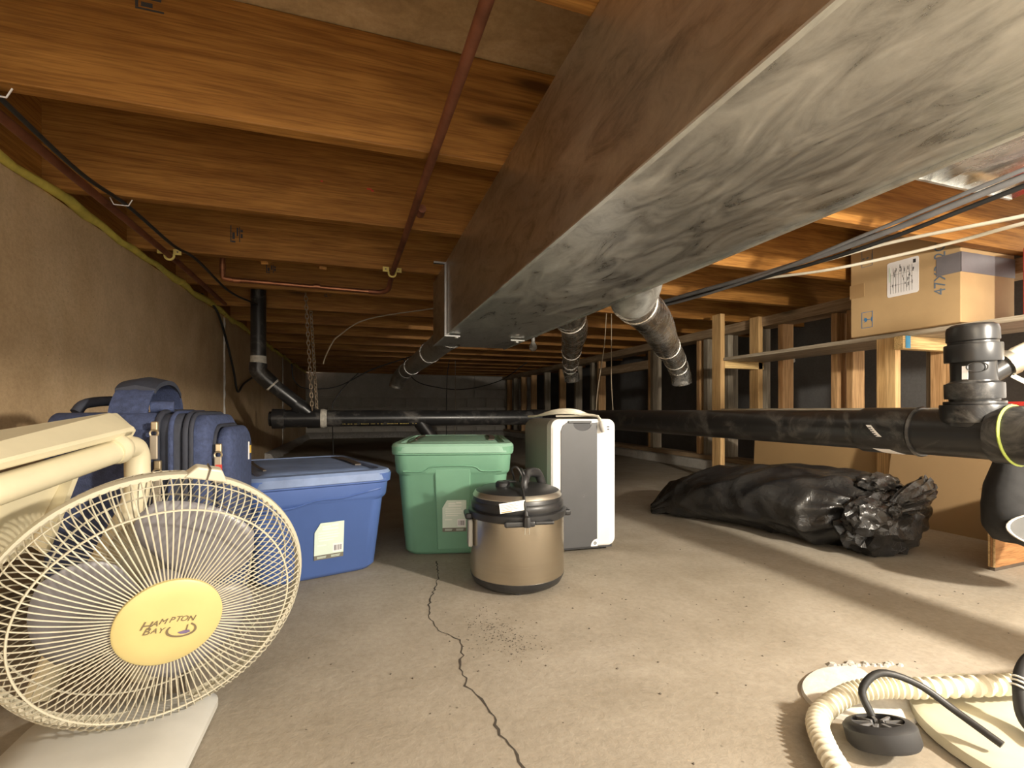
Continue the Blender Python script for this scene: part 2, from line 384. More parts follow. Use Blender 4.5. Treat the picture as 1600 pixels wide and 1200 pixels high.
for x in (-1.15, 1.18): MB().box(x, x+2.326, YN, -.288, JZ1+.001, JZ1+.018).build('subfloor_panel', 'osb', ceil)
# cross bridging behind the third joist
for (x0, x1) in ((-.42, -.30), (-.16, -.30)):
    M = frame((x0, J(2)+.05, JZ0+.02), (x1-x0, .48, .2), (0, 0, 1))
    MB().box(0, .5, -.03, .03, -.017, .017, M).build('bridging', 'joist_wood', ceil, bevel=.002)
# faded grade stamps on the joist faces
def stamp(cx, y, cz, w, h, turned):
    mb = MB(); Y0, Y1 = y-.0008, y+.001
    bars = [(-.5, .5, -.5, -.42), (-.5, -.4, -.4, -.1), (-.3, .1, -.35, -.15), (-.1, .4, 0, .12), (-.45, .45, .2, .27), (.15, .3, .3, .5), (-.2, .05, .32, .48)]
    for a, b, c, d in bars:
        if turned: a, b, c, d = c, d, a, b
        mb.box(cx+a*w, cx+b*w, Y0, Y1, cz+c*h, cz+d*h)
    mb.build('grade_stamp', 'ink', ceil)
stamp(-.45, J(0), 1.44, .055, .05, False); stamp(-.52, J(2), 1.30, .05, .075, True); stamp(.55-1.02, J(3), 1.31, .05, .05, True); stamp(-.2, J(4), 1.33, .05, .06, True)

# right framing: curb, plates, studs
wr = struct(MB().box(2.79, 3.02, 2.2, 4.33, 0, .085).build('wall_partition', 'pale_concrete', bevel=.01), 'open stud wall on a pale concrete curb at the right')
MB().box(2.84, 2.98, .95, YB-.06, .087, .125).build('bottom_plate', 'plate_wood', wr, bevel=.003)
MB().box(2.79, 2.98, 4.33, YB-.06, 0, .085).build('curb', 'grey_concrete', wr, bevel=.01)
MB().box(2.80, 2.99, .95, 2.2, 0, .085).build('curb', 'pale_concrete', wr, bevel=.01)
MB().box(2.82, 2.98, .95, YB-.06, 1.125, 1.195).build('top_plate', 'plate_wood', wr, bevel=.003)
s0 = MB().box(0, .10, 0, .04, .127, 1.123).build('stud', 'stud_wood', wr, bevel=.002); s0.location = (2.86, 9.12, 0)
g0 = MB().box(0, .10, 0, .05, .127, 1.123).build('stud', 'stud_grey', wr, bevel=.002); g0.location = (2.86, 8.70, 0)
for y, k in ((8.24, 1), (7.72, 1), (7.1, 0), (6.5, 1), (5.96, 0), (5.48, 0), (5.30, 1), (4.20, 1), (4.15, 0), (3.46, 1), (3.36, 0), (3.12, 0), (2.80, 0), (2.60, 1), (2.20, 1), (2.10, 1), (1.66, 0), (1.60, 1), (1.0, 1)):
    inst(s0 if k else g0, wr, (2.86, y, 0))
MB().box(2.86, 2.93, 4.25, 5.30, .94, 1.03).build('header', 'plate_wood', wr, bevel=.002)
for x, z, w in ((-.13, 1.335, .008), (.03, 1.33, .018), (.045, 1.325, .010)): MB().box(x, x+w, J(1)-.0008, J(1)+.001, z, z+.005).build('red_mark', 'red_paint', ceil)

# ================================================================== DUCTS
t = thing('duct_trunk', 'long rectangular galvanised duct trunk hung under the joists', 'duct', (.58, 1.2, .86))
DX0, DX1, DZ0, DZ1, DYE = .386, .785, .86, 1.198, 2.57
mb = MB()
mb.box(DX0, DX1, -.84, DYE, DZ0, DZ0+.002)
mb.build('bottom_panel', 'duct_metal', t, world=True)
MB().box(DX0, DX0+.002, -.84, DYE, DZ0+.002, DZ1).build('side_panel', 'duct_side', t, world=True)
MB().box(DX1-.002, DX1, -.84, DYE, DZ0+.002, DZ1).build('side_panel', 'duct_side', t, world=True)
MB().box(DX0+.002, DX1-.002, -.84, DYE, DZ1-.002, DZ1).build('top_panel', 'duct_side', t, world=True)
MB().box(DX0+.002, DX1-.002, DYE-.003, DYE, DZ0+.002, DZ1-.002).build('end_cap', 'dull_metal', t, world=True)
MB().box(DX1-.004, DX1+.006, -.84, DYE, DZ0-.006, DZ0-.0005).build('seam_flange', 'pale_metal', t, world=True)
MB().box(DX0-.003, DX0+.006, -.84, DYE, DZ0-.004, DZ0-.0005).build('seam_flange', 'pale_metal', t, world=True)
# hanger straps
hs = thing('hanger_strap', 'thin galvanised hanger strap bent under the joist on the left of the duct trunk', 'strap', (DX0-.01, 2.16, DZ0))
MB().box(DX0-.012, DX0-.003, 2.15, 2.165, DZ0-.004, JZ0-.02).box(DX0-.06, DX0-.003, 2.15, 2.165, JZ0-.022, JZ0-.014).box(DX0-.012, DX0+.06, 2.15, 2.165, DZ0-.012, DZ0-.006).build('strap', 'strap_metal', hs, world=True)
MB().cyl((DX0+.045, 2.157, DZ0-.018), (DX0+.045, 2.157, DZ0-.011), .008, 8).build('screw', 'pale_metal', hs, world=True)
hs = thing('hanger_clip', 'small shiny tab screwed under the far right corner of the duct trunk', 'strap', (DX1-.05, 2.2, DZ0))
MB().box(DX1-.08, DX1-.01, 2.19, 2.215, DZ0-.012, DZ0-.006).build('tab', 'pale_metal', hs, world=True)
MB().cyl((DX1-.045, 2.2, DZ0-.02), (DX1-.045, 2.2, DZ0-.011), .009, 8).build('screw', 'pale_metal', hs, world=True)
# round run leaving the far end
t = thing('round_duct', 'dull grey round duct running on from the end of the trunk to the far wall', 'duct', (.52, 4.2, .87))
P = [(.55, 2.575, .99), (.54, 3.0, .97), (.52, 4.2, .95), (.50, 5.3, .945)]
MB().tube(smoothpath(P, 4), .078, 18).build('pipe', 'dull_metal', t, smooth=40, world=True)
MB().tube(smoothpath([(.50, 5.29, .945), (.49, 5.45, .935), (.46, 5.58, .90), (.43, 5.66, .83), (.42, 5.68, .78)], 4), .083, 18).build('elbow', 'dull_metal', t, smooth=40, world=True)
for q in ((.545, 2.9, .974), (.528, 3.7, .9585), (.51, 4.8, .9475)):
    MB().tube([(q[0], q[1]-.02, q[2]), (q[0], q[1]+.02, q[2])], .084, 18).build('joint_band', 'round_metal', t, smooth=40, world=True)
# branch ducts to the right wall
def branch(label, y0, zc, pts, r0, r1, collar):
    t = thing('branch_duct', label, 'duct', (DX1+.1, y0, zc), group=None)
    a = Vector((DX1-.0, y0, zc)); e = Vector(pts[0])
    MB().tube(smoothpath([a+Vector((.001, 0, 0)), a+Vector((.07, 0, 0)), (a+e)/2+Vector((.055, -.015, .01)), e], 5), [r0*1.06]*15+[r0*1.02], 28).build('takeoff_elbow', collar, t, smooth=40, world=True)
    sp = smoothpath(pts, 5); n = len(sp)
    MB().tube(sp, [r0+(r1-r0)*i/(n-1) for i in range(n)], 24).build('pipe', 'round_metal', t, smooth=40, world=True)
    for f in (.06, .55, .86):
        i = int(f*(n-1)); d = (sp[i+1]-sp[i]).normalized()*.012
        MB().tube([sp[i]-d, sp[i]+d], (r0+(r1-r0)*f)*1.03, 24).build('joint_band', 'round_metal', t, smooth=40, world=True)
    e = sp[-1]; d = (sp[-1]-sp[-2]).normalized()
    MB().tube(smoothpath([e-d*.02, e+d*.06+Vector((0, 0, -.01)), e+d*.12+Vector((.02, 0, -.06)), e+d*.14+Vector((.03, 0, -.12))], 4), r1*1.04, 20).build('end_elbow', 'round_metal', t, smooth=40, world=True)
    return t
branch('nearer shiny round branch duct with a pale elbow at the trunk', 1.38, .985, [(.98, 1.56, .93), (1.30, 1.88, .922), (1.75, 2.42, .91), (2.1, 2.82, .90), (2.45, 3.22, .865)], .082, .078, 'pale_metal')
branch('farther shiny round branch duct beside the hanging bulb', 1.97, .99, [(.97, 2.10, .975), (1.22, 2.56, .985), (1.55, 3.30, .985), (1.80, 3.85, .97), (2.0, 4.3, .94)], .080, .075, 'round_metal')
# sheet-metal pan under the joist bay at upper right
t = thing('joist_pan', 'crumpled shiny sheet-metal pan nailed under the joists at upper right', 'duct', (1.4, .6, 1.17))
mb = MB(); rows = []
for i in range(9):
    y = .30+.64*i/8; rows.append([(.82+1.15*j/14, y, 1.193+.010*noise.noise(Vector((j*.5, i*.7, 1)))-(.012 if i == 8 else 0)) for j in range(15)])
mb.loft(rows, False, False, closed=False)
o = mb.build('sheet', 'round_metal', t, smooth=50, world=True); sm = o.modifiers.new('s', 'SOLIDIFY'); sm.thickness = .002
MB().box(.82, 1.97, .938, .946, 1.178, 1.2).build('sheet_lip', 'pale_metal', t, world=True)

# ================================================================== ABS DRAIN PIPES
PX, PZ, PR = 1.42, .453, .057
t = thing('drain_pipe', 'main black drain pipe crossing the view above the garbage bag', 'pipe', (PX, 2.5, PZ-.06))
MB().cyl((PX, .98, PZ), (PX, 8.8, PZ-.0), PR, 28).build('pipe', 'abs_black', t, smooth=40, world=True)
MB().cyl((PX, .86, PZ), (PX, 1.0, PZ), PR+.007, 28).build('coupling', 'abs_black', t, smooth=40, world=True)
MB().torus((0, 0, 0), PR+.004, .006, Matrix.Translation((PX, .858, PZ)) @ Matrix.Rotation(R(90), 4, 'X'), 28, 6).build('coupling_ring', 'abs_black', t, smooth=40, world=True)
MB().cyl((PX, .65, PZ), (PX, .86, PZ), PR+.003, 28).build('tee_body', 'abs_black', t, smooth=40, world=True)
MB().cyl((PX, .52, PZ), (PX, .70, PZ), PR+.010, 28).build('tee_hub', 'abs_black', t, smooth=40, world=True)
MB().cyl((PX, -.84, PZ), (PX, .53, PZ), PR, 28).build('pipe', 'abs_black', t, smooth=40, world=True)
MB().torus((0, 0, 0), PR+.011, .003, Matrix.Translation((PX, .668, PZ)) @ Matrix.Rotation(R(84), 4, 'X'), 28, 6).build('lime_mark', 'lime', t, smooth=40, world=True)
def pipe_label(a0, y, w, l, name='sticker'):
    mb = MB(); rr = PR+.0078
    mb.loft([[(PX-rr*math.cos(R(a0+k*4)), y-l*.5+.004*k, PZ+rr*math.sin(R(a0+k*4))), (PX-rr*math.cos(R(a0+k*4)), y+l*.5+.004*k, PZ+rr*math.sin(R(a0+k*4)))] for k in range(w)], False, False, False)
    o = mb.build(name, 'paper', t, world=True); o.modifiers.new('s', 'SOLIDIFY').thickness = .0006; return o
st = pipe_label(-14, .925, 8, .014)
for k in range(5):
    a = R(-11+4.6*k); rr = PR+.0083
    MB().box(-.0042, .0042, -.0011, .0011, -.0005, .0005, frame((PX-rr*math.cos(a), .933+.004*k, PZ+rr*math.sin(a)), (0, 1, 0), (math.sin(a), 0, math.cos(a)))).build('print_mark', 'ink', st, world=True)
pipe_label(-75, .91, 7, .045)
# vertical stack on the tee
SX, SY = PX, .745
t2 = thing('vent_stack', 'capped black vent fitting standing on the main drain pipe at right', 'pipe', (SX, SY, PZ+.05))
M = frame((SX, SY, PZ), (1, 0, .04), (0, 1, 0)) 
def ring(z0, z1, r, name, mat='abs_black', r2=None):
    MB().lathe([(r*.985, z0), (r, z0+.003), (r2 or r, z1-.003), ((r2 or r)*.985, z1)], 32, M).build(name, mat, t2, smooth=40, world=True)
ring(.020, .045, .060, 'riser', 'abs_black', .062); ring(.030, .071, .0645, 'hub'); ring(.071, .079, .057, 'hub_lip'); ring(.078, .088, .046, 'neck')
ring(.085, .122, .0545, 'lower_hub'); ring(.120, .130, .050, 'wye_shoulder', 'abs_black', .043); ring(.128, .176, .042, 'wye_body', 'abs_black'); ring(.174, .216, .053, 'upper_hub'); ring(.214, .224, .046, 'neck')
MB().lathe([(.046, .222), (.0485, .225), (.0485, .250), (.046, .259), (.038, .2645), (.0001, .266)], 32, M).build('cap', 'abs_black', t2, smooth=30, world=True)
MB().tube([M @ Vector((.02, 0, .13)), M @ Vector((.068, -.028, .166))], .026, 20).build('side_inlet', 'abs_black', t2, smooth=40, world=True)
oM = frame(M @ Vector((-.0335, -.0252, .160)), (.59, -.81, 0), (0, 0, 1))
MB().torus((0, 0, 0), .0145, .0012, oM @ Matrix.Diagonal((1.25, .8, 1, 1)), 24, 5).build('moulded_emblem', 'abs_black', t2, smooth=40, world=True)
MB().box(-.0055, .0055, -.016, .016, -.0008, .0008, frame(M @ Vector((-.0420, -.006, .148)), (.18, -.98, 0), (0, 0, 1))).build('sticker', 'paper', t2, world=True)
t3 = thing('discharge_hose', 'pale white hose clamped to the side of the black vent fitting', 'hose', (1.6, .62, .66))
a = M @ Vector((.052, -.02, .157)); b = Vector((1.66, .60, .735))
d = (b-a).normalized()
MB().tube([a+d*.03, a+d*.05, b, b+d*.35+Vector((0, 0, .02))], [.024, .029, .029, .029], 20).build('hose', 'pvc_white', t3, smooth=40, world=True)
MB().tube([a+d*.014, a+d*.032], .031, 20).build('hose_clamp', 'steel_rim', t3, smooth=40, world=True)
MB().box(-.005, .06, -.006, .006, -.001, .001, frame(a+d*.02+Vector((-.0, -.012, -.03)), (.8, -.3, -.45), (.2, .1, 1))).build('clamp_tail', 'steel_rim', t3, world=True)

# cross run and vent on the left
t = thing('branch_drain', 'black branch drain pipe with cleanout on the left below the chain', 'pipe', (.3, 3.5, PZ-.06))
Y = 3.5
MB().cyl((-.24, Y, PZ), (PX-.03, Y, PZ), PR, 26).build('pipe', 'abs_black', t, smooth=40, world=True)
MB().cyl((PX-.12, Y, PZ), (PX-.02, Y, PZ), PR+.008, 26).build('hub', 'abs_dark', t, smooth=40, world=True)
MB().cyl((-.33, Y, PZ), (-.22, Y, PZ), PR+.008, 26).build('wye_hub', 'abs_black', t, smooth=40, world=True)
MB().cyl((-.50, Y, PZ), (-.32, Y, PZ), PR+.002, 26).build('wye_body', 'abs_black', t, smooth=40, world=True)
MB().cyl((-.545, Y, PZ), (-.47, Y, PZ), PR+.010, 26).build('cleanout_hub', 'abs_black', t, smooth=40, world=True)
MB().cyl((-.565, Y, PZ), (-.545, Y, PZ), PR-.008, 8).build('cleanout_plug', 'abs_dark', t, world=True)
g = MB().tube([(-.245, Y, PZ), (-.225, Y, PZ), (-.205, Y, PZ)], [PR+.0085, PR+.010, PR+.0015], 26).build('glue_smear', 'glue', t, smooth=40, world=True)
for k in range(46):
    if rnd.random() < .25: continue
    x = -.10+k*.011
    MB().box(-.0032, .0022+rnd.uniform(0, .003), -.0022, .0022, -.0003, .0004, frame((x, Y-PR*math.cos(R(42)), PZ-PR*math.sin(R(42))), (1, 0, 0), (0, -math.sin(R(42)), math.cos(R(42))))).build('print_mark', 'clip_yellow', t, world=True)
MB().tube([(.42, Y, PZ-.02), (.56, Y+.02, .25), (.60, Y+.03, .0)], .05, 20).build('floor_leg', 'abs_dark', t, smooth=40, world=True)
t = thing('vent_pipe', 'black vent pipe dropping from the joists beside the left wall', 'pipe', (-.62, 3.42, .77))
VX, VY = -.615, 3.42
MB().cyl((VX, VY, .80), (VX, VY, JZ1), .0455, 22).build('pipe', 'abs_black', t, smooth=40, world=True)
MB().tube([(VX, VY, .86), (VX, VY, .80)], [.047, .049], 22).build('glue_smear', 'glue', t, smooth=40, world=True)
MB().tube(smoothpath([(VX, VY, .815), (VX, VY, .765), (VX+.035, VY+.01, .72), (VX+.075, VY+.02, .68)], 4), .053, 22).build('elbow', 'abs_black', t, smooth=40, world=True)
MB().tube([(VX+.068, VY+.02, .687), (VX+.085, VY+.022, .67)], [.0535, .047], 22).build('glue_smear', 'glue', t, smooth=40, world=True)
MB().cyl((VX+.07, VY+.02, .685), (-.30, Y, .475), .0455, 22).build('pipe', 'abs_black', t, smooth=40, world=True)
MB().cyl((-.40, Y-.025, .555), (-.36, Y-.02, .525), .052, 22).build('wye_socket', 'abs_black', t, smooth=40, world=True)

# ================================================================== COPPER, CHAIN, CABLES
t = thing('copper_pipe', 'copper water pipe running under the joists left of the duct trunk', 'pipe', (.18, 1.5, 1.17))
MB().tube([(.238, -.84, 1.185), (.199, .853, 1.185), (.158, 2.43, 1.183)], .012, 14).build('pipe', 'copper_dull', t, smooth=40, world=True)
MB().tube(smoothpath([(.158, 2.43, 1.183), (.155, 2.52, 1.165), (.148, 2.57, 1.145), (.11, 2.6, 1.135), (.05, 2.6, 1.134)], 4), .0125, 14).build('bend', 'copper_dull', t, smooth=40, world=True)
MB().tube([(.05, 2.6, 1.134), (-.58, 2.6, 1.142)], .011, 14).build('pipe', 'copper', t, smooth=40, world=True)
MB().tube(smoothpath([(-.58, 2.6, 1.142), (-.612, 2.6, 1.146), (-.622, 2.6, 1.165), (-.622, 2.6, 1.30), (-.622, 2.6, 1.45)], 3), .012, 14).build('riser', 'copper', t, smooth=40, world=True)
for x in (-.56, -.2): MB().cyl((x-.015, 2.6, 1.14), (x+.015, 2.6, 1.14), .0135, 14).build('fitting', 'copper', t, smooth=40, world=True)
for z in (1.2, ): MB().cyl((-.622, 2.6, z-.012), (-.622, 2.6, z+.012), .0138, 14).build('fitting', 'copper', t, smooth=40, world=True)
MB().cyl((.203, 1.60, 1.185), (.2015, 1.65, 1.185), .0138, 14).build('fitting', 'copper_dull', t, smooth=40, world=True)
t = thing('copper_pipe', 'dark copper water pipe running along the top of the left wall', 'pipe', (-.78, 1.5, 1.17))
MB().tube([(-.775, -.84, 1.175), (-.77, 1.0, 1.175), (-.775, 2.5, 1.178), (-.80, 3.4, 1.18)], .012, 14).build('pipe', 'copper_dull', t, smooth=40, world=True)
def clip(loc, label):
    t = thing('pipe_clip', label, 'clip', loc)
    x, y, z = loc
    MB().box(x-.045, x-.014, y-.002, y+.002, z+.004, z+.028).box(x+.014, x+.045, y-.002, y+.002, z+.004, z+.028).build('tabs', 'clip_yellow', t, bevel=.002, world=True)
    mb = MB(); mb.tube([(x-.017*math.cos(R(a)), y, z-.002-.017*math.sin(R(a))) for a in range(-25, 206, 15)], .005, 8); mb.build('saddle', 'clip_yellow', t, smooth=50, world=True)
    for dx in (-.031, .031): MB().cyl((x+dx, y-.004, z+.016), (x+dx, y, z+.016), .004, 8).build('nail', 'chain_metal', t, world=True)
clip((.158, J(2)-.008, 1.185), 'yellow plastic clip holding the copper pipe beside the duct trunk')
clip((-.775, J(2)-.008, 1.178), 'yellow plastic clip holding the copper pipe by the left wall')
# chain loops
def chain(x0, y0, z0, x1, y1, z1, label, r=.0165):
    t = thing('hanging_chain', label, 'chain', (x1, y1, z1))
    a, b = Vector((x0, y0, z0)), Vector((x1, y1, z1)); n = int((a-b).length/(r*1.7))
    d = (b-a).normalized(); src = None
    for k in range(n):
        p = a+(b-a)*(k+.5)/n
        inv = t.matrix_basis.inverted(); p = inv @ p
        if src is None:
            src = MB().torus((0, 0, 0), r*.60, .0033, Matrix.Diagonal((1, 1.75, 1, 1)), 12, 5).build('link', 'chain_metal', t, smooth=60); o = src
        else: o = inst(src, t, p)
        q = d.to_track_quat('Y', 'Z'); o.rotation_mode = 'QUATERNION'
        o.rotation_quaternion = q @ Matrix.Rotation(R(45+90*(k % 2)), 3, 'Y').to_quaternion(); o.location = p
chain(-.335, 3.36, 1.40, -.295, 3.435, .51, 'rusty chain strand hanging from the joists to the drain pipe, left of two')
chain(-.325, 3.56, 1.40, -.275, 3.57, .50, 'rusty chain strand behind the first, right of two')
def cable(name, pts, r, mat, label, cat='cable', n=8, seg=8):
    return tag(MB().tube(smoothpath(pts, seg), r, n).build(name, mat, smooth=60), label, cat)
cable('power_cable', [(-.735, -.84, 1.19), (-.72, .6, 1.192), (-.735, 1.25, 1.186), (-.73, 1.6, 1.165), (-.725, 1.88, 1.185), (-.70, 2.2, 1.165), (-.69, 2.45, 1.185), (-.66, 2.9, 1.15), (-.60, 3.3, 1.17)], .006, 'cable_black', 'black cable stapled under the joists along the left wall')
for i, y in enumerate((J(0)+.02, J(1)+.02)):
    tag(MB().tube([(-.765, y, 1.199), (-.755, y, 1.178), (-.715, y, 1.178), (-.705, y, 1.199)], .0018, 6).build('cable_staple', 'paper'), ['white staple holding the black cable under the nearest full joist at left', 'white staple holding the black cable under the second joist at left'][i], 'staple')
cable('loose_cable', [(-.90, 3.3, 1.21), (-.895, 3.6, 1.17), (-.895, 3.85, 1.0), (-.895, 4.05, .8), (-.89, 4.15, .655), (-.885, 4.35, .73), (-.87, 4.9, .86)], .008, 'cable_black', 'black cable drooping in a V against the left wall')
cable('thin_wire', [(.50, 3.2, 1.20), (.06, 3.2, 1.10), (-.115, 3.2, .985), (-.16, 3.2, .93), (-.20, 3.2, .84), (-.21, 3.2, .80)], .004, 'cable_tan', 'thin tan wire sagging under the joists left of the duct trunk', seg=6)
cable('thin_wire', [(.75, 4.9, 1.14), (.35, 4.9, 1.0), (.10, 4.9, .90), (-.2, 4.9, .74), (-.48, 4.9, .72), (-.58, 4.9, .80), (-.6, 4.9, .95)], .0055, 'cable_black', 'dark cable sagging in a loop before the far wall')
cable('thin_wire', [(.0, 4.7, .86), (-.10, 4.7, .76), (-.2, 4.7, .62), (-.23, 4.7, .51), (-.22, 4.7, .02)], .0045, 'cable_black', 'dark wire dangling down to the floor past the branch drain')
cable('thin_wire', [(.56, 6.38, 1.2), (.7, 6.38, .92), (1.0, 6.38, .82), (1.4, 6.38, .80), (1.9, 6.38, .93), (2.3, 6.38, 1.2)], .0065, 'cable_black', 'dark cable sagging to the right below the round duct')
cable('thin_wire', [(1.16, 6.3, 1.18), (1.13, 6.3, .95), (1.12, 6.3, .51), (1.12, 6.3, .05)], .005, 'cable_black', 'dark wire hanging straight down by the far wall, left of two')
cable('thin_wire', [(1.25, 6.35, 1.18), (1.25, 6.35, .7), (1.24, 6.35, .05)], .004, 'cable_tan', 'tan wire hanging straight down by the far wall, right of two')
cable('pull_cord', [(1.68, 3.0, 1.2), (1.66, 3.0, .95), (1.61, 3.0, .65), (1.59, 3.0, .4)], .003, 'cable_tan', 'thin cord hanging behind the dehumidifier, left of two')
cable('pull_cord', [(1.72, 3.0, 1.2), (1.72, 3.0, .90), (1.72, 3.0, .70), (1.74, 3.0, .4)], .003, 'cable_tan', 'thin cord hanging behind the dehumidifier, right of two')
t = thing('cable_bundle', 'bundle of grey and black cables slung under the joists at upper right', 'cables', (1.74, 1.2, 1.12))
MB().tube(smoothpath([(1.72, -.6, 1.17), (1.74, .5, 1.165), (1.74, .8, 1.152), (1.74, 1.24, 1.124), (1.74, 1.66, 1.126), (1.74, 2.25, 1.155), (1.72, 2.9, 1.17)], 8), .011, 8).build('cable', 'cable_grey', t, smooth=60, world=True)
MB().tube(smoothpath([(1.75, -.6, 1.16), (1.765, .5, 1.15), (1.765, .8, 1.136), (1.765, 1.24, 1.108), (1.76, 1.66, 1.114), (1.76, 2.25, 1.142), (1.73, 2.9, 1.165)], 8), .008, 8).build('cable', 'cable_black', t, smooth=60, world=True)
MB().tube(smoothpath([(1.74, -.6, 1.185), (1.73, .5, 1.18), (1.725, .8, 1.166), (1.727, 1.24, 1.138), (1.73, 1.66, 1.116), (1.745, 2.25, 1.128), (1.72, 2.9, 1.17)], 8), .007, 8).build('cable', 'cable_grey', t, smooth=60, world=True)
cable('white_cable', [(1.85, -.2, .98), (1.85, .5, 1.04), (1.85, .855, 1.078), (1.84, 1.2, 1.118), (1.80, 1.45, 1.118), (1.78, 1.8, 1.135), (1.77, 2.3, 1.16), (1.74, 2.8, 1.175)], .0062, 'cable_white', 'upper of two white cables sagging past the cardboard box')
cable('white_cable', [(2.0, .2, 1.10), (1.97, .6, 1.075), (1.95, .9, 1.086), (1.95, 1.06, 1.088), (1.93, 1.27, 1.094), (1.88, 1.52, 1.105), (1.83, 1.94, 1.16), (1.80, 2.4, 1.185), (1.78, 2.9, 1.192)], .0062, 'cable_white', 'lower of two white cables sagging across the cardboard box')
# bulbs
t = thing('light_bulb', 'unlit clear bulb hanging below the far end of the duct trunk', 'bulb', (1.46, 3.9, 1.06))
M = Matrix.Translation((1.46, 3.9, 1.06))
MB().lathe([(.001, -.035), (.022, -.028), (.035, -.005), (.034, .015), (.020, .04), (.014, .055)], 18, M).build('glass', 'bulb_glass', t, smooth=60, world=True)
MB().lathe([(.015, .055), (.016, .09), (.04, .095), (.045, .14)], 18, M).build('holder', 'porcelain', t, smooth=40, world=True)
t = thing('light_bulb', 'lit bare bulb on a ceiling holder behind the camera at right', 'bulb', LAMP_POS)
MB().lathe([(.001, -.036), (.02, -.028), (.030, -.004), (.028, .012), (.016, .036), (.013, .05)], 18, Matrix.Translation(LAMP_POS)).build('glass', 'bulb_lit', t, smooth=60, world=True)
MB().lathe([(.015, .05), (.017, .08), (.05, .09), (.055, .128)], 18, Matrix.Translation(LAMP_POS)).build('holder', 'porcelain', t, smooth=40, world=True)
MB().box(LAMP_POS[0]-.15, LAMP_POS[0]+.15, LAMP_POS[1]-.06, LAMP_POS[1]+.06, LAMP_POS[2]+.128, LAMP_POS[2]+.15).build('mounting_board', 'plywood', t, world=True)
lt = bpy.data.lights.new('bulb_light', 'POINT'); lt.energy = LAMP_POWER; lt.color = (1, .91, .77); lt.shadow_soft_size = .045
lo = bpy.data.objects.new('bulb_light', lt); COL.objects.link(lo); lo.location = (LAMP_POS[0], LAMP_POS[1], LAMP_POS[2]-.09)
t = thing('lamp_holder', 'white porcelain holder dimly seen behind the stud wall above the shelf', 'lamp holder', (3.37, 2.99, 1.0))
MB().lathe([(.03, 0), (.035, .01), (.028, .05), (.045, .075), (.075, .085), (.075, .10)], 20, Matrix.Translation((3.37, 2.99, .90))).build('holder', 'porcelain', t, smooth=40, world=True)
MB().cyl((3.37, 2.99, 1.0), (3.37, 2.99, 1.199), .012, 10).build('stem', 'porcelain', t, smooth=40, world=True)

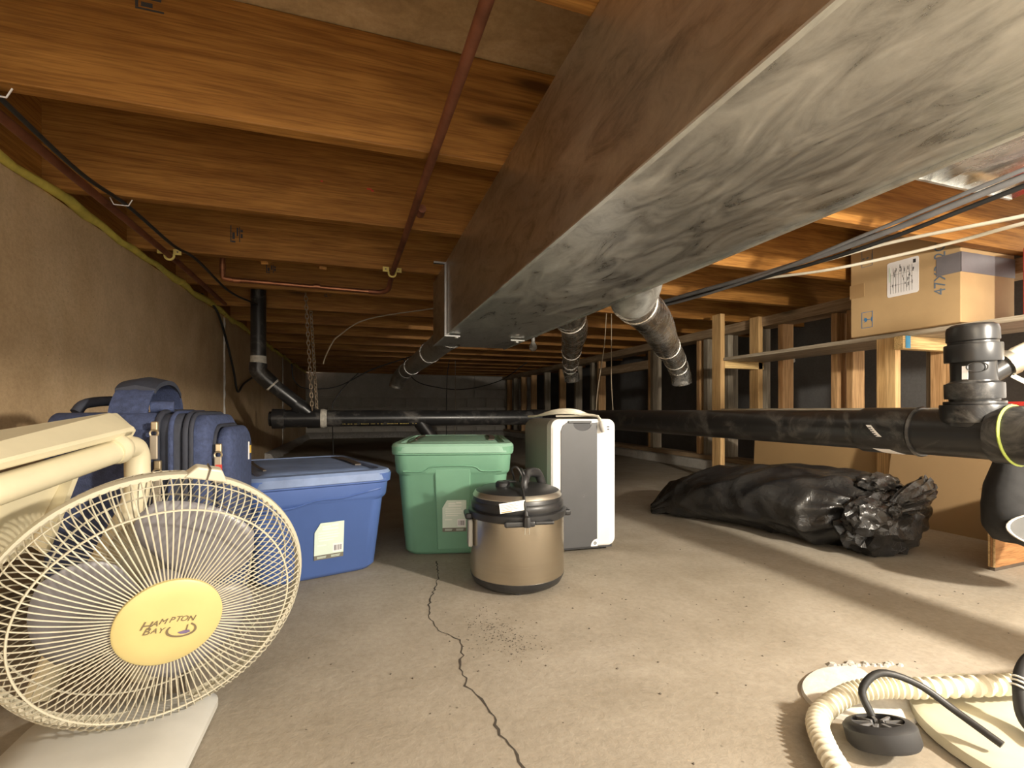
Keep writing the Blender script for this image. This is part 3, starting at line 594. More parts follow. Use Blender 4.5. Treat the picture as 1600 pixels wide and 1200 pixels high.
# ================================================================== STORAGE TOTES
def tote(label, loc, rot, H, hb, ht, hl, body, lid, labx, labz, labw, wave):
    t = thing('storage_tote', label, 'tote', loc, R(rot))
    mb = MB(); rings = []
    def hs(z): k = z/H; return hb[0]+(ht[0]-hb[0])*k, hb[1]+(ht[1]-hb[1])*k
    zb = H*.77
    for z, e in ((0, -.018), (.004, -.008), (.016, 0), (zb-.012, 0), (zb-.004, .006), (zb+.002, .008), (H-.03, .008), (H-.026, .014), (H, .014)):
        a, b = hs(max(z, .0)); rings.append(rrect(a+e, b+e, .05, z, 6))
    mb.loft(rings); mb.build('body', body, t, smooth=35)
    # raised grip panel on the near end
    a, b = hs(zb); sl = (ht[1]-hb[1])/H
    def fy(z, off=0): return -(hb[1]+(ht[1]-hb[1])*z/H)-off
    mb = MB(); w0, w1 = .055, .062
    if wave == 'panel':
        mb.hexa([(-w0, fy(.02)+.012, .02), (w0, fy(.02)+.012, .02), (w0, fy(.02, .0045), .02), (-w0, fy(.02, .0045), .02), (-w1, fy(zb)+.012, zb+.012), (w1, fy(zb)+.012, zb+.012), (w1, fy(zb, .010), zb+.012), (-w1, fy(zb, .010), zb+.012)])
        mb.build('grip_panel', body, t, bevel=.004)
        rid = [(-ht[0]+.03, zb+.004), (-.10, zb+.004), (-.065, zb+.02), (.065, zb+.02), (.10, zb+.004), (ht[0]-.03, zb+.004)]
    else:
        rid = [(-ht[0]+.03, zb-.012), (-.09, zb-.012), (-.02, zb+.004), (.05, zb+.004), (.10, zb+.012), (ht[0]-.03, zb+.024)]
    MB().tube(smoothpath([(x, fy(z, .007), z) for x, z in rid], 5), .0035, 6).build('ridge', body, t, smooth=60)
    # lid
    L0, L1 = hl; mb = MB()
    mb.loft([rrect(L0-.006, L1-.006, .055, H-.024, 6), rrect(L0, L1, .06, H-.02, 6), rrect(L0, L1, .06, H+.002, 6), rrect(L0-.006, L1-.006, .055, H+.010, 6), rrect(L0-.03, L1-.03, .05, H+.012, 6), rrect(L0-.036, L1-.036, .05, H+.003, 6), rrect(L0-.05, L1-.05, .045, H+.003, 6), rrect(L0-.06, L1-.06, .04, H+.011, 6), rrect(L0-.09, L1-.10, .04, H+.014, 6)])
    lo = mb.build('lid', lid, t, smooth=35)
    for s, wd in ((-1, .004), (1, .010)):
        p = smoothpath([(s*(L0-.075), -L1*.52, H+.014), (s*(L0-.068), -L1*.2, H+.016), (s*(L0-.068), L1*.2, H+.016), (s*(L0-.075), L1*.52, H+.014)], 5)
        mb = MB().loft([[(q.x-wd, q.y, q.z), (q.x+wd, q.y, q.z), (q.x+wd, q.y, q.z+.004), (q.x-wd, q.y, q.z+.004)] for q in p])
        mb.build('grip_slot', 'handle_brown', lo, smooth=40)
    # sticker on the near end
    lh = .098; off = .011 if wave == 'panel' else .0035
    M = frame((labx, fy(labz, off), labz), (1, 0, 0), (0, -sl, 1)); w = labw/2; h = lh/2
    pts = [(-w, -h), (w, -h), (w, h), (-w*.62, h), (-w, h*.45)]
    lb = MB().loft([[M @ Vector((x, y, -.0015)) for x, y in pts], [M @ Vector((x, y, .0003)) for x, y in pts]]).build('label', 'label_mint', t)
    MB().box(-w, w, -h-.014, -h, -.0015, .0003, M).build('label_footer', 'label_dark', lb)
    for k, (x0, x1, y) in enumerate(((-.5, .1, .78), (.15, .6, .84), (-.5, .6, .62), (-.75, .55, .38), (-.75, .7, .22), (-.75, .6, .06), (-.7, .3, -.1), (-.8, -.2, -.4))):
        MB().box(x0*w, x1*w, y*h-.0017-(.002 if k < 3 else 0), y*h+.0017, 0, .0007, M).build('print_line', 'label_line', lb)
    MB().box(.25*w, .92*w, -.92*h, -.38*h, 0, .0006, M).build('barcode_patch', 'paper', lb)
    x = .34*w
    while x < .84*w:
        q = rnd.choice((.0008, .0015, .0022)); MB().box(x, x+q, -.82*h, -.48*h, .0003, .001, M).build('barcode_bar', 'ink', lb); x += q+rnd.choice((.0012, .002))
    for x0 in (-.8, .15): MB().box(x0*w, (x0+.62)*w, -h-.0062, -h-.0045, 0, .0006, M).box(x0*w, (x0+.58)*w, -h-.0098, -h-.0082, 0, .0006, M).build('print_line', 'label_mint', lb)
    return t
tote('blue plastic storage tote with a dusty lid behind the fan', (-.18, 1.776, 0), 16.9, .312, (.173, .25), (.202, .285), (.215, .30), 'tote_blue', 'tote_blue_lid', .02, .125, .085, 'wave')
tote('green plastic storage tote between the blue tote and the dehumidifier', (.372, 1.886, 0), -13, .385, (.17, .24), (.198, .283), (.213, .298), 'tote_green', 'tote_green_lid', .005, .150, .082, 'panel')

# ================================================================== PRESSURE COOKER
t = thing('pressure_cooker', 'stainless steel electric pressure cooker with a black lid', 'cooker', (.452, 1.343, 0), R(-8))
MB().lathe([(.085, .004), (.118, .006), (.130, .014), (.138, .030), (.1395, .036)], 56).build('base', 'black_plastic', t, smooth=40)
for a in (20, 140, 260): MB().cyl((.10*math.cos(R(a)), .10*math.sin(R(a)), 0), (.10*math.cos(R(a)), .10*math.sin(R(a)), .006), .012, 10).build('foot', 'matte_black', t)
MB().lathe([(.1385, .036), (.1385, .205)], 72, cap=False).build('shell', 'steel_brushed', t, smooth=40)
MB().lathe([(.1385, .200), (.143, .203), (.145, .210), (.145, .221), (.141, .224), (.134, .224)], 56).build('rim_collar', 'black_plastic', t, smooth=40)
MB().lathe([(.134, .222), (.137, .228), (.138, .238), (.136, .246), (.133, .249), (.131, .262), (.124, .274), (.105, .282), (.06, .286), (.001, .287)], 56).build('lid', 'black_plastic', t, smooth=35)
MB().lathe([(.1315, .2595), (.1325, .262), (.1275, .2715), (.1235, .2745)], 56, cap=False).build('lid_trim', 'steel_rim', t, smooth=40)
for a in (0, 180):     # side lugs
    M = Matrix.Rotation(R(a), 4, 'Z')
    MB().box(.136, .158, -.035, .035, .196, .214, M).build('side_handle', 'black_plastic', t, bevel=.006)
MB().box(-.062, .022, -.153, -.138, .196, .212).build('front_latch', 'black_plastic', t, bevel=.005)
MB().box(.02, .075, -.150, -.128, .200, .210).build('front_latch', 'black_plastic', t, bevel=.004)
MB().lathe([(.022, .284), (.022, .296), (.017, .301), (.001, .302)], 20, Matrix.Translation((-.045, -.01, 0))).build('release_valve', 'black_plastic', t, smooth=40)
MB().box(-.045, -.005, -.016, .002, .295, .303).build('valve_lever', 'black_plastic', t, bevel=.003)
mb = MB(); mb.tube(smoothpath([(.012, -.05, .278), (.012, -.045, .305), (.035, .02, .318), (.075, .06, .312), (.095, .075, .275)], 5), [.011]*5+[.015]*11+[.014]*5, 12); mb.build('lid_handle', 'black_plastic', t, smooth=50)
MB().box(-.150, -.137, -.045, .0, .12, .198).build('condensation_cup', 'dehum_side', t, bevel=.004)
# cord with tag and plug draped over the front
cp = smoothpath([(.0, .05, .292), (-.012, .0, .315), (-.022, -.03, .338), (-.010, -.045, .345), (.004, -.05, .32), (-.004, -.085, .298), (-.006, -.12, .285), (-.006, -.143, .262), (-.004, -.1475, .235)], 6)
MB().tube(cp, .0032, 8).build('power_cord', 'cable_black', t, smooth=60)
MB().torus((0, 0, 0), .014, .003, Matrix.Translation((.012, -.025, .325)) @ Matrix.Rotation(R(70), 4, 'Y'), 20, 6).build('cord_loop', 'cable_black', t, smooth=60)
MB().tube([(-.004, -.1475, .238), (-.003, -.149, .226), (-.002, -.153, .222), (-.002, -.154, .205), (-.002, -.154, .198)], [.005, .006, .010, .012, .011], 8).build('plug', 'black_plastic', t, smooth=40)
for dx in (-.008, .004): MB().box(dx-.0007, dx+.0007, -.157, -.152, .178, .199).build('plug_prong', 'steel_rim', t)
tgM = frame((-.040, -.148, .252), (1, .10, .10), (0, .12, 1))
tg = MB().box(-.036, .036, -.013, .013, -.0005, .0005, tgM).build('warning_tag', 'white_tag', t)
for k in range(4): MB().box(-.033, .01+.006*(k % 2), .006-.004*k, .0072-.004*k, .0003, .0009, tgM).build('print_line', 'cable_grey', tg)
MB().box(-.033, -.004, -.012, -.009, .0003, .0009, tgM).build('print_line', 'packing_tape', tg)

# ================================================================== DEHUMIDIFIER
t = thing('dehumidifier', 'white and dark grey portable dehumidifier with its cord on top', 'dehumidifier', (.645, 1.538, 0), R(-3))
W, D, H = .246, .36, .478
rings = []
for y, e in ((0.0, .006), (.006, 0), (.05, 0)):
    rings.append([(p[0], y, p[1]) for p in [(q[0], q[1]) for q in rrect(W/2-e, (H-.02)/2-e, .028, 0, 6, W/2, .02+(H-.02)/2)]])
MB().loft(rings).build('front_frame', 'white_gloss', t, smooth=40)
rings = [[(p[0], y, p[1]) for p in rrect(W/2-.002-e, (H-.022)/2-e, .035, 0, 6, W/2, .021+(H-.022)/2)] for y, e in ((.05, 0), (.30, 0), (.345, .004), (.36, .02))]
MB().loft(rings).build('case', 'dehum_side', t, smooth=40)
# dark front panel with a scooped top
x0, x1 = .034, .172; out = [(x0, .022), (x1, .022), (x1, H-.012)]
for k in range(0, 11): 
    a = R(180*k/10); out.append(((x0+x1)/2+.012+.036*math.cos(a), H-.014-.028*math.sin(a)))
out += [(x0+.022, H-.012), (x0+.008, H-.022), (x0, H-.042)]
MB().loft([[(x, -.004, z) for x, z in out], [(x, .002, z) for x, z in out]]).build('front_panel', 'dehum_grey', t)
MB().box(.068, .148, -.001, .003, H-.046, H-.012).build('grip_recess', 'ink', t)
MB().box(.060, .150, -.008, .0, H-.014, H-.006).build('grip_bar', 'dehum_grey', t, bevel=.002)
c = [(x1+.001, .0225)]+[(x1+.001-.026*math.sin(R(90*k/6)), .0225+.026*math.cos(R(90*k/6))) for k in range(7)]
MB().loft([[(x, -.0052, z) for x, z in c], [(x, -.0035, z) for x, z in c]]).build('corner_piece', 'white_gloss', t)
MB().torus((0, 0, 0), .0045, .0012, Matrix.Translation((x1-.009, -.006, .0335)) @ Matrix.Rotation(R(90), 4, 'X'), 14, 5).build('logo_ring', 'ink', t, smooth=60)
MB().box(x1-.010, x1-.003, -.0066, -.0055, .032, .034).build('logo_bar', 'ink', t)
MB().torus((0, 0, 0), .004, .0007, Matrix.Translation((.12, -.0042, .205)) @ Matrix.Rotation(R(90), 4, 'X'), 14, 5).build('panel_mark', 'cable_grey', t, smooth=60)
for k in (0, 1): MB().box(.205, .222, -.001, .003, H-.030-.009*k, H-.026-.009*k).build('vent_slot', 'ink', t)
for x in (.03, .215):
    for y in (.04, .31): MB().cyl((x-.01, y, .011), (x+.01, y, .011), .011, 12).build('caster', 'matte_black', t, smooth=40)
MB().box(.01, W-.01, .01, D-.03, .012, .024).build('underside', 'matte_black', t)
# cord coiled on top
for k, (dz, sx) in enumerate(((.0, 0), (.006, .01), (.012, -.008))):
    p = [(.015+sx, .30, H+.006), (.02, .22, H+.010), (.06, .12, H+.020+dz), (.12, .07, H+.020+dz), (.19, .06+.02*k, H+.012), (.23, .12, H+.008), (.20, .22, H+.008), (.12, .28, H+.007)]
    MB().tube(smoothpath(p, 6), .0042, 8).build('power_cord', 'cable_white', t, smooth=60)
MB().tube(smoothpath([(.12, .08, H+.016), (.17, .03, H+.014), (.182, .0, H+.004), (.186, -.012, H-.014)], 5), .0042, 8).build('power_cord', 'cable_white', t, smooth=60)
MB().tube([(.186, -.012, H-.008), (.188, -.016, H-.022), (.194, -.017, H-.045)], [.007, .014, .011], 10).build('plug', 'porcelain', t, smooth=40)
MB().tube(smoothpath([(W-.004, .2, .23), (W+.012, .19, .20), (W+.014, .18, .17), (W-.004, .17, .15)], 5), .004, 8).build('rear_cord_loop', 'cable_white', t, smooth=60)

# ================================================================== GARBAGE BAG
t = thing('garbage_bag', 'black plastic garbage bag lying full on the floor under the drain pipe', 'bag', (1.75, 1.65, 0))
ctr = [(1.385, 2.03, .02), (1.47, 1.98, .075), (1.58, 1.88, .115), (1.69, 1.74, .125), (1.765, 1.58, .135), (1.80, 1.42, .135), (1.79, 1.30, .13), (1.765, 1.215, .145), (1.745, 1.165, .165)]
hw = [.03, .13, .21, .255, .28, .285, .27, .19, .03]; hh = [.02, .085, .125, .14, .148, .148, .137, .10, .03]
K = 10; cc = smoothpath(ctr, K); ww = [v.x for v in smoothpath([(a, 0, 0) for a in hw], K)]; hv = [v.x for v in smoothpath([(a, 0, 0) for a in hh], K)]
n = 110; rings = []
knot = Vector((1.735, 1.15, .17))
for i, p in enumerate(cc):
    a = cc[max(0, i-1)]; b = cc[min(len(cc)-1, i+1)]; d = (b-a); d.z = 0; d.normalize(); side = Vector((d.y, -d.x, 0)); tt = i/(len(cc)-1); r = []
    for j in range(n):
        th = 2*math.pi*j/n; cs, sn = math.cos(th), math.sin(th)
        q = p+side*ww[i]*math.copysign(abs(cs)**.8, cs)+Vector((0, 0, 1))*hv[i]*math.copysign(abs(sn)**.85, sn)
        kn = min(1, (q-knot).length/.45)
        pleat = math.sin(th*11+2.5*noise.noise(Vector((th*1.2, tt*2.0, 3))))*(1-kn)**1.1*.020
        tip = math.sin(th*8+1)*max(0, 1-tt*4.5)*.010
        big = noise.noise(q*5)*.016+abs(noise.noise(q*11+Vector((5, 2, 1))))*-.008+noise.noise(q*26)*.002
        drape = -abs(noise.noise(Vector((q.x*4+q.y*5+q.z*4, q.y*2-q.x*2, q.z*1.2))))*.050-abs(noise.noise(Vector((q.x*9+q.y*11-q.z*10, q.y*3, 7))))*.016
        out = Vector((side.x*cs, side.y*cs, sn)); sc = min(1, ww[i]/.12)
        q = q+out*(pleat+tip+(big+drape)*sc)
        q.z = max(q.z, .0025+.004*abs(noise.noise(q*20))); r.append(q)
    rings.append(r)
MB().loft(rings).build('body', 'bag_black', t, smooth=70, world=True)
def crumple(c, rad, seed, amp, stretch=(1, 1, 1), name='gathered_plastic', n=36):
    bm = bmesh.new(); bmesh.ops.create_icosphere(bm, subdivisions=4, radius=1)
    mb = MB(); vs = []
    for v in bm.verts:
        d = v.co.normalized(); o = Vector((seed, seed*2, 1))
        k = 1+amp*(abs(noise.noise(d*1.7+o))*-.9+.25+abs(noise.noise(Vector((d.x*3.5, d.y*3.5, d.z*1.6))+o))*-.6+.12)
        q = Vector(c)+Vector((d.x*rad*stretch[0], d.y*rad*stretch[1], d.z*rad*stretch[2]))*k; q.z = max(q.z, .003); vs.append(q)
    fs = [tuple(v.index for v in f.verts) for f in bm.faces]; bm.free()
    return mb.add(vs, fs).build(name, 'bag_black', t, smooth=35, world=True)
crumple((1.77, 1.205, .105), .135, 3, .55, (1.25, .62, .82)); crumple((1.66, 1.17, .14), .07, 12, .5, (1.2, .8, .9)); crumple((1.81, 1.24, .235), .075, 30, .5, (1.1, .8, .6)); crumple((1.735, 1.145, .168), .030, 17, .5)
mb = MB(); rings = []; path = smoothpath([(1.735, 1.15, .165), (1.77, 1.135, .195), (1.84, 1.13, .215), (1.91, 1.15, .222), (1.945, 1.16, .235)], 6)
for i, p in enumerate(path):
    f = i/(len(path)-1); rad = .016+.026*min(1, f*2.2)-.006*f
    rings.append([p+Vector((0, 1, 0))*rad*.8*math.cos(2*math.pi*j/40)*(1+.28*math.sin(j*1.9+f*4)+.2*noise.noise(Vector((j*.9, f*5, 2))))+Vector((-.2, 0, 1))*rad*math.sin(2*math.pi*j/40)*(1+.28*math.sin(j*1.7+f*3)) for j in range(40)])
mb.loft(rings).build('tied_neck', 'bag_black', t, smooth=40, world=True)

# ================================================================== SHELF, BOX, BOARDS
t = thing('storage_shelf', 'rough timber shelf unit with board shelves at the right', 'shelf', (2.65, 1.6, 0))
SF = 2.47
MB().box(SF, 2.845, -.3, 2.74, .862, .884).build('upper_board', 'shelf_wood', t, bevel=.002, world=True)
MB().box(SF-.02, 2.83, -.3, 2.80, .500, .521).build('lower_board', 'shelf_wood', t, bevel=.002, world=True)
for y, zt in ((1.635, .861), (2.745, 1.198), (.2, .861)):
    MB().box(SF-.022, SF+.016, y-.042, y+.045, 0, zt).build('post', 'post_wood', t, bevel=.002, world=True) if zt < 1 else MB().box(SF-.022, SF+.016, y, y+.085, 0, zt).build('post', 'post_wood', t, bevel=.002, world=True)
MB().box(2.79, 2.83, 2.745, 2.83, .522, 1.198).build('rear_post', 'post_wood', t, bevel=.002, world=True)
MB().box(2.80, 2.838, 1.56, 1.655, .522, .82).build('rear_post', 'stud_wood', t, bevel=.002, world=True)
MB().box(SF+.018, 2.84, 2.745, 2.78, .81, .861).build('cleat', 'cleat_wood', t, bevel=.002, world=True)
cl = MB().box(SF-.035, 2.84, 1.55, 1.591, .80, .861).build('cleat', 'cleat_wood', t, bevel=.002, world=True)
MB().box(SF-.02, SF+.012, 1.5475, 1.5495, .803, .861).build('paint_mark', 'blue_tape', cl, world=True)
# cardboard box on the shelf
bx0, bx1, by0, by1, bz0, bz1 = 2.435, 2.80, 1.325, 1.80, .8855, 1.37
t = thing('cardboard_box', 'large brown cardboard box with shipping label on the upper shelf', 'box', ((bx0+bx1)/2, (by0+by1)/2, bz0))
MB().box(bx0, bx1, by0, by1, bz0, bz1).build('carton', 'cardboard', t, bevel=.004, world=True)
def onface(y, z, out=.0006): return frame((bx0-out, y, z), (0, -1, 0), (0, 0, 1))   # lettering plane on the long face
# pasted shipping label
M = onface(1.552, 1.135)
lab = MB().loft([[M @ Vector((p[0], p[1], -.0004)) for p in rrect(.068, .083, .010, 0, 4)], [M @ Vector((p[0], p[1], .0005)) for p in rrect(.068, .083, .010, 0, 4)]]).build('shipping_label', 'paper', t, world=True)
for k in range(9):
    x = -.052+.0115*k; MB().box(x, x+.0009, -.068, .062-(.01 if k % 3 else .03), .0004, .0011, M).build('form_line', 'cable_grey', lab, world=True)
for y in (-.03, .02): MB().box(-.055, .042, y, y+.0009, .0004, .0011, M).build('form_line', 'cable_grey', lab, world=True)
for _ in range(26):
    x = rnd.uniform(-.048, .05); y = rnd.uniform(-.06, .05); MB().box(x, x+.003, y, y+rnd.uniform(.006, .018), .0004, .0011, M).build('form_text', 'cable_grey', lab, world=True)
MB().box(.045, .056, .055, .072, .0004, .0012, M).build('form_stamp', 'ink', lab, world=True)
MB().box(-.060, -.053, -.01, .06, .0004, .0011, M).build('form_strip', 'label_mint', lab, world=True)
# lettering and handling marks
text('47X3', .062, 'ink_slate', t, frame((bx0-.0008, 1.40, 1.085), (0, 0, 1), (0, 1, 0)), 'size_lettering', world=True)
text('2C', .062, 'ink_slate', t, frame((bx0-.0008, 1.40, 1.213), (0, 0, 1), (0, 1, 0)), 'size_lettering', world=True)
def outline(M, w, h, s, name, mat):
    mb = MB(); mb.box(-w, w, -h, -h+s, 0, .0006, M); mb.box(-w, w, h-s, h, 0, .0006, M); mb.box(-w, -w+s, -h+s, h-s, 0, .0006, M); mb.box(w-s, w, -h+s, h-s, 0, .0006, M); return mb.build(name, mat, t, world=True)
M = onface(1.715, 1.275); outline(M, .027, .042, .002, 'this_way_up_mark', 'ink_slate'); M = M @ Matrix.Rotation(R(90), 4, 'Z') @ Matrix.Diagonal((.85, .7, 1, 1))
for y in (-.016, .012):
    MB().box(-.002, .002, y-.010+.012, y+.016, 0, .0006, M).add([M @ Vector(p) for p in ((-.008, y+.012, .0003), (.008, y+.012, .0003), (0, y+.024, .0003))], [(0, 1, 2)]).build('arrow_mark', 'ink_slate', t, world=True)
MB().box(-.02, .02, -.034, -.031, 0, .0006, M).build('arrow_bar', 'ink_slate', t, world=True)
M = onface(1.715, .965); outline(M, .027, .040, .002, 'fragile_mark', 'ink_blue'); M = M @ Matrix.Rotation(R(90), 4, 'Z') @ Matrix.Diagonal((.9, .8, 1, 1))
MB().add([M @ Vector(p) for p in ((-.013, .022, .0004), (-.006, .012, .0004), (.002, .024, .0004), (.008, .014, .0004), (.014, .022, .0004), (.010, .004, .0004), (0, -.003, .0004), (-.010, .004, .0004))], [(0, 1, 2, 3, 4, 5, 6, 7)]).box(-.0018, .0018, -.025, -.002, 0, .0006, M).box(-.012, .012, -.029, -.025, 0, .0006, M).build('goblet_mark', 'ink_blue', t, world=True)
MB().box(bx0-.0012, bx0-.0002, 1.73, 1.803, 1.085, 1.155).build('packing_tape', 'packing_tape', t, world=True)
# dark tape round the near corner
tp = MB().box(bx0-.0018, bx0-.0006, by0-.0018, 1.415, 1.10, 1.185).box(bx0-.0018, bx1, by0-.0018, by0-.0006, 1.10, 1.185)
tp.build('duct_tape', 'duct_tape', t, world=True)
tag(MB().box(2.565, 2.80, .85, 1.19, .8855, 1.17).build('red_box', 'red_paint', bevel=.006), 'red box edge just right of the cardboard box on the upper shelf', 'box')
tag(MB().box(2.50, 2.75, .80, 1.25, .5225, .545).build('red_case', 'red_paint', bevel=.006), 'flat red case on the lower shelf behind the vent fitting', 'case')
# cardboard sheets
t = tag(MB().hexa([(2.515, 1.72, .002), (2.525, 1.72, .002), (2.525, 2.52, .002), (2.515, 2.52, .002), (2.515, 1.72, .44), (2.525, 1.72, .44), (2.525, 2.50, .44), (2.515, 2.50, .44)]).build('cardboard_sheet', 'tan_board'), 'tan board standing behind the garbage bag and the shelf post', 'board')
t = tag(MB().hexa([(2.335, .55, .0), (2.343, .55, .0), (2.343, 1.57, .0), (2.335, 1.57, .0), (2.41, .55, .46), (2.418, .55, .46), (2.418, 1.57, .46), (2.41, 1.57, .46)]).build('cardboard_sheet', 'cardboard_shaded'), 'large brown cardboard sheet leaning to the right of the shelf post', 'board')
# plywood board
t = thing('plywood_board', 'upright plywood board with layered edge on the floor at the right edge', 'board', (2.1, .97, 0))
M = frame((1.915, .952, 0), (1, .06, 0), (0, 0, 1))
MB().box(.0, .40, .012, .25, -.018, .0, M).build('panel', 'panel_wood', t, world=True)
for k in range(3): MB().box(-.0025, -.0002, .012, .25, -.0175+.006*k, -.0125+.006*k, M).build('ply_edge', 'plywood' if k != 1 else 'panel_wood', t, world=True)
MB().box(-.004, .42, .2505, .259, -.035, .003, M).build('top_strip', 'plywood', t, world=True)
MB().box(.002, .40, 0, .012, -.016, -.002, M).build('foot_strip', 'handle_brown', t, world=True)
# fabric bag with piping at the right edge
t = thing('fabric_bag', 'black fabric bag with white piping below the drain pipe at the right edge', 'bag', (1.63, .70, .16))
cx, cy = 1.755, .79
rings = []
for z, r in ((.41, .09), (.395, .113), (.36, .122), (.30, .150), (.25, .157), (.20, .155), (.165, .125), (.155, .09)):
    rings.append([(cx+r*math.cos(a*math.pi/16), cy+.55*r*math.sin(a*math.pi/16), z+.006*math.sin(a*1.3)) for a in range(32)])
MB().loft(rings).build('body', 'fabric_black', t, smooth=50, world=True)
M = frame((1.672, .692, .205), (.8, -.6, -.05), (.1, .25, 1))
MB().loft([[M @ Vector((.115*math.cos(a*math.pi/14), .045*math.sin(a*math.pi/14), -.012)) for a in range(28)], [M @ Vector((.115*math.cos(a*math.pi/14), .045*math.sin(a*math.pi/14), .0)) for a in range(28)], [M @ Vector((.02*math.cos(a*math.pi/14), .008*math.sin(a*math.pi/14), -.008)) for a in range(28)]]).build('grey_panel', 'fabric_grey', t, smooth=50, world=True)
MB().torus((0, 0, 0), .1, .0035, M @ Matrix.Diagonal((1.15, .46, 1, 1)), 40, 6).build('piping', 'piping_white', t, smooth=60, world=True)
MB().tube([(cx, cy, .405), (cx+.01, cy, .46)], [.05, .004], 10).build('drawstring_neck', 'fabric_black', t, world=True)

# ================================================================== SUITCASE
t = thing('suitcase', 'navy blue fabric suitcase standing behind the fan and cream table', 'suitcase', (-.268, 1.158, 0), 0)
def slab(x0, x1, z0, z1, y0, y1, rad, e=.012):
    return MB().loft([[(x, p[0], p[1]) for p in rrect((y1-y0)/2-q, (z1-z0)/2-q, rad, 0, 6, (y0+y1)/2, (z0+z1)/2)] for x, q in ((x0, e), (x0+e*.6, e*.2), (x0+e, 0), (x1-e, 0), (x1-e*.6, e*.2), (x1, e))])
slab(-.32, -.125, .03, .505, 0, .27, .035).build('main_body', 'suitcase_navy', t, smooth=40)
slab(-.127, -.085, .035, .503, .003, .267, .035, .005).build('expander_gusset', 'suitcase_dark', t, smooth=40)
slab(-.088, -.035, .035, .500, .004, .266, .05, .014).build('front_compartment', 'suitcase_navy', t, smooth=40)
slab(-.037, .0, .06, .472, .035, .25, .05, .012).build('front_pocket', 'suitcase_navy', t, smooth=40)
for x, r, z0, z1, y0, y1, mt in ((-.128, .006, .032, .506, -.002, .272, 'suitcase_dark'), (-.104, .005, .036, .505, 0.0, .27, 'suitcase_navy'), (-.078, .0055, .036, .503, .001, .269, 'suitcase_dark'), (-.068, .0045, .036, .5025, .002, .268, 'suitcase_dark'), (-.034, .005, .058, .474, .033, .252, 'suitcase_dark')):
    p = [(x, q[0], q[1]) for q in rrect((y1-y0)/2, (z1-z0)/2, .045, 0, 6, (y0+y1)/2, (z0+z1)/2)]; MB().tube(p+[p[0]], r, 6).build('zip_piping', mt, t, smooth=60)
MB().box(-.31, -.13, -.004, .0, .06, .47).build('side_panel', 'suitcase_navy', t, bevel=.003)
for (x, y, z, s) in ((-.128, -.010, .475, 1), (-.122, -.012, .395, 1.3), (-.022, .024, .425, 1.2)):
    z1 = z
    MB().box(x-.006, x+.006, y-.006, y+.004, z1-.008, z1+.012).build('zip_slider', 'zip_metal', t, bevel=.002)
    MB().torus((0, 0, 0), .007, .002, Matrix.Translation((x, y-.006, z1-.012)) @ Matrix.Rotation(R(90), 4, 'X'), 12, 5).build('zip_ring', 'zip_metal', t, smooth=60)
    MB().box(x-.007, x+.007, y-.009, y-.005, z1-.02-.045*s, z1-.016).build('zip_pull', 'zip_pull', t, bevel=.003)
MB().box(-.030, -.014, .012, .016, .355, .375).build('white_tag', 'white_tag', t)
MB().box(-.026, -.014, .013, .017, .378, .392).build('red_patch', 'red_tag', t)
MB().box(-.002, .0015, .20, .222, .395, .428).build('badge_plate', 'suitcase_dark', t); MB().box(.001, .003, .205, .222, .400, .420).build('badge_emblem', 'badge_gold', t); MB().box(.0005, .003, .199, .2015, .385, .43).build('badge_bar', 'paper', t)
hp = smoothpath([(-.19, .03, .50), (-.19, .045, .53), (-.19, .085, .562), (-.19, .15, .573), (-.19, .20, .562), (-.19, .235, .53), (-.19, .245, .50)], 5)
MB().loft([[(q.x+dx, q.y+dy, q.z+dz) for dx, dy, dz in ((-.034, -.004, 0), (.034, -.004, .0), (.034, .004, .003), (-.034, .004, .003))] for q in hp]).build('carry_handle', 'suitcase_navy', t, smooth=50)
MB().loft([[(q.x+dx, q.y, q.z+dz) for dx, dz in ((-.037, -.004), (0, .005), (.037, -.004), (.037, .006), (0, .014), (-.037, .006))] for q in hp[8:24]]).build('handle_grip', 'suitcase_dark', t, smooth=50)
MB().tube([(-.16, .06, .517), (-.12, .07, .517)], .013, 12).build('handle_roll', 'suitcase_navy', t, smooth=60)
MB().tube(smoothpath([(-.31, .10, .505), (-.30, .12, .525), (-.27, .19, .532), (-.25, .23, .525), (-.24, .25, .505)], 4), .011, 8).build('rear_handle', 'suitcase_dark', t, smooth=60)
for x in (-.29, -.06):
    for y in (.05, .22): MB().cyl((x-.014, y, .018), (x+.014, y, .018), .018, 14).build('wheel', 'matte_black', t, smooth=40)

# ================================================================== CREAM PLASTIC TABLE
t = thing('plastic_table', 'cream moulded plastic table with tubular legs at the left edge', 'table', (-.46, .9, 0))
A = Vector((-.400, 1.075, .477)); B = Vector((-.448, 1.092, .508)); Cn = Vector((-.446, .796, .444)); Dn = Vector((-.518, .925, .482))
dA = (Cn-A).normalized(); dB = (Dn-B).normalized()
A2 = A+dA*.75; B2 = B+dB*.72
upn = (B-A).cross(dA).normalized(); upn = upn if upn.z > 0 else -upn
th_ = .020
cA = A+(B-A)*.15; 
mb = MB().hexa([A2-upn*th_, B2-upn*th_, B-upn*th_, A-upn*th_, A2, B2, B, A])
mb.build('top_slab', 'cream_plastic', t, bevel=.005, world=True)
e1 = (A-dA*.004)
MB().hexa([A-upn*.030+dA*.03, B-upn*.030+dB*.03, B-upn*.028-dB*.016, A-upn*.028-dA*.006, A-upn*.001+dA*.03, B-upn*.001+dB*.03, B-upn*.004-dB*.016, A-upn*.006-dA*.006]).build('end_lip', 'cream_plastic', t, bevel=.004, world=True)
dn = Vector((0, 0, -1)); inn = (B-A).normalized()
tb = lambda s, dz, q=0: A+dA*s+inn*(.02+q)+dn*dz
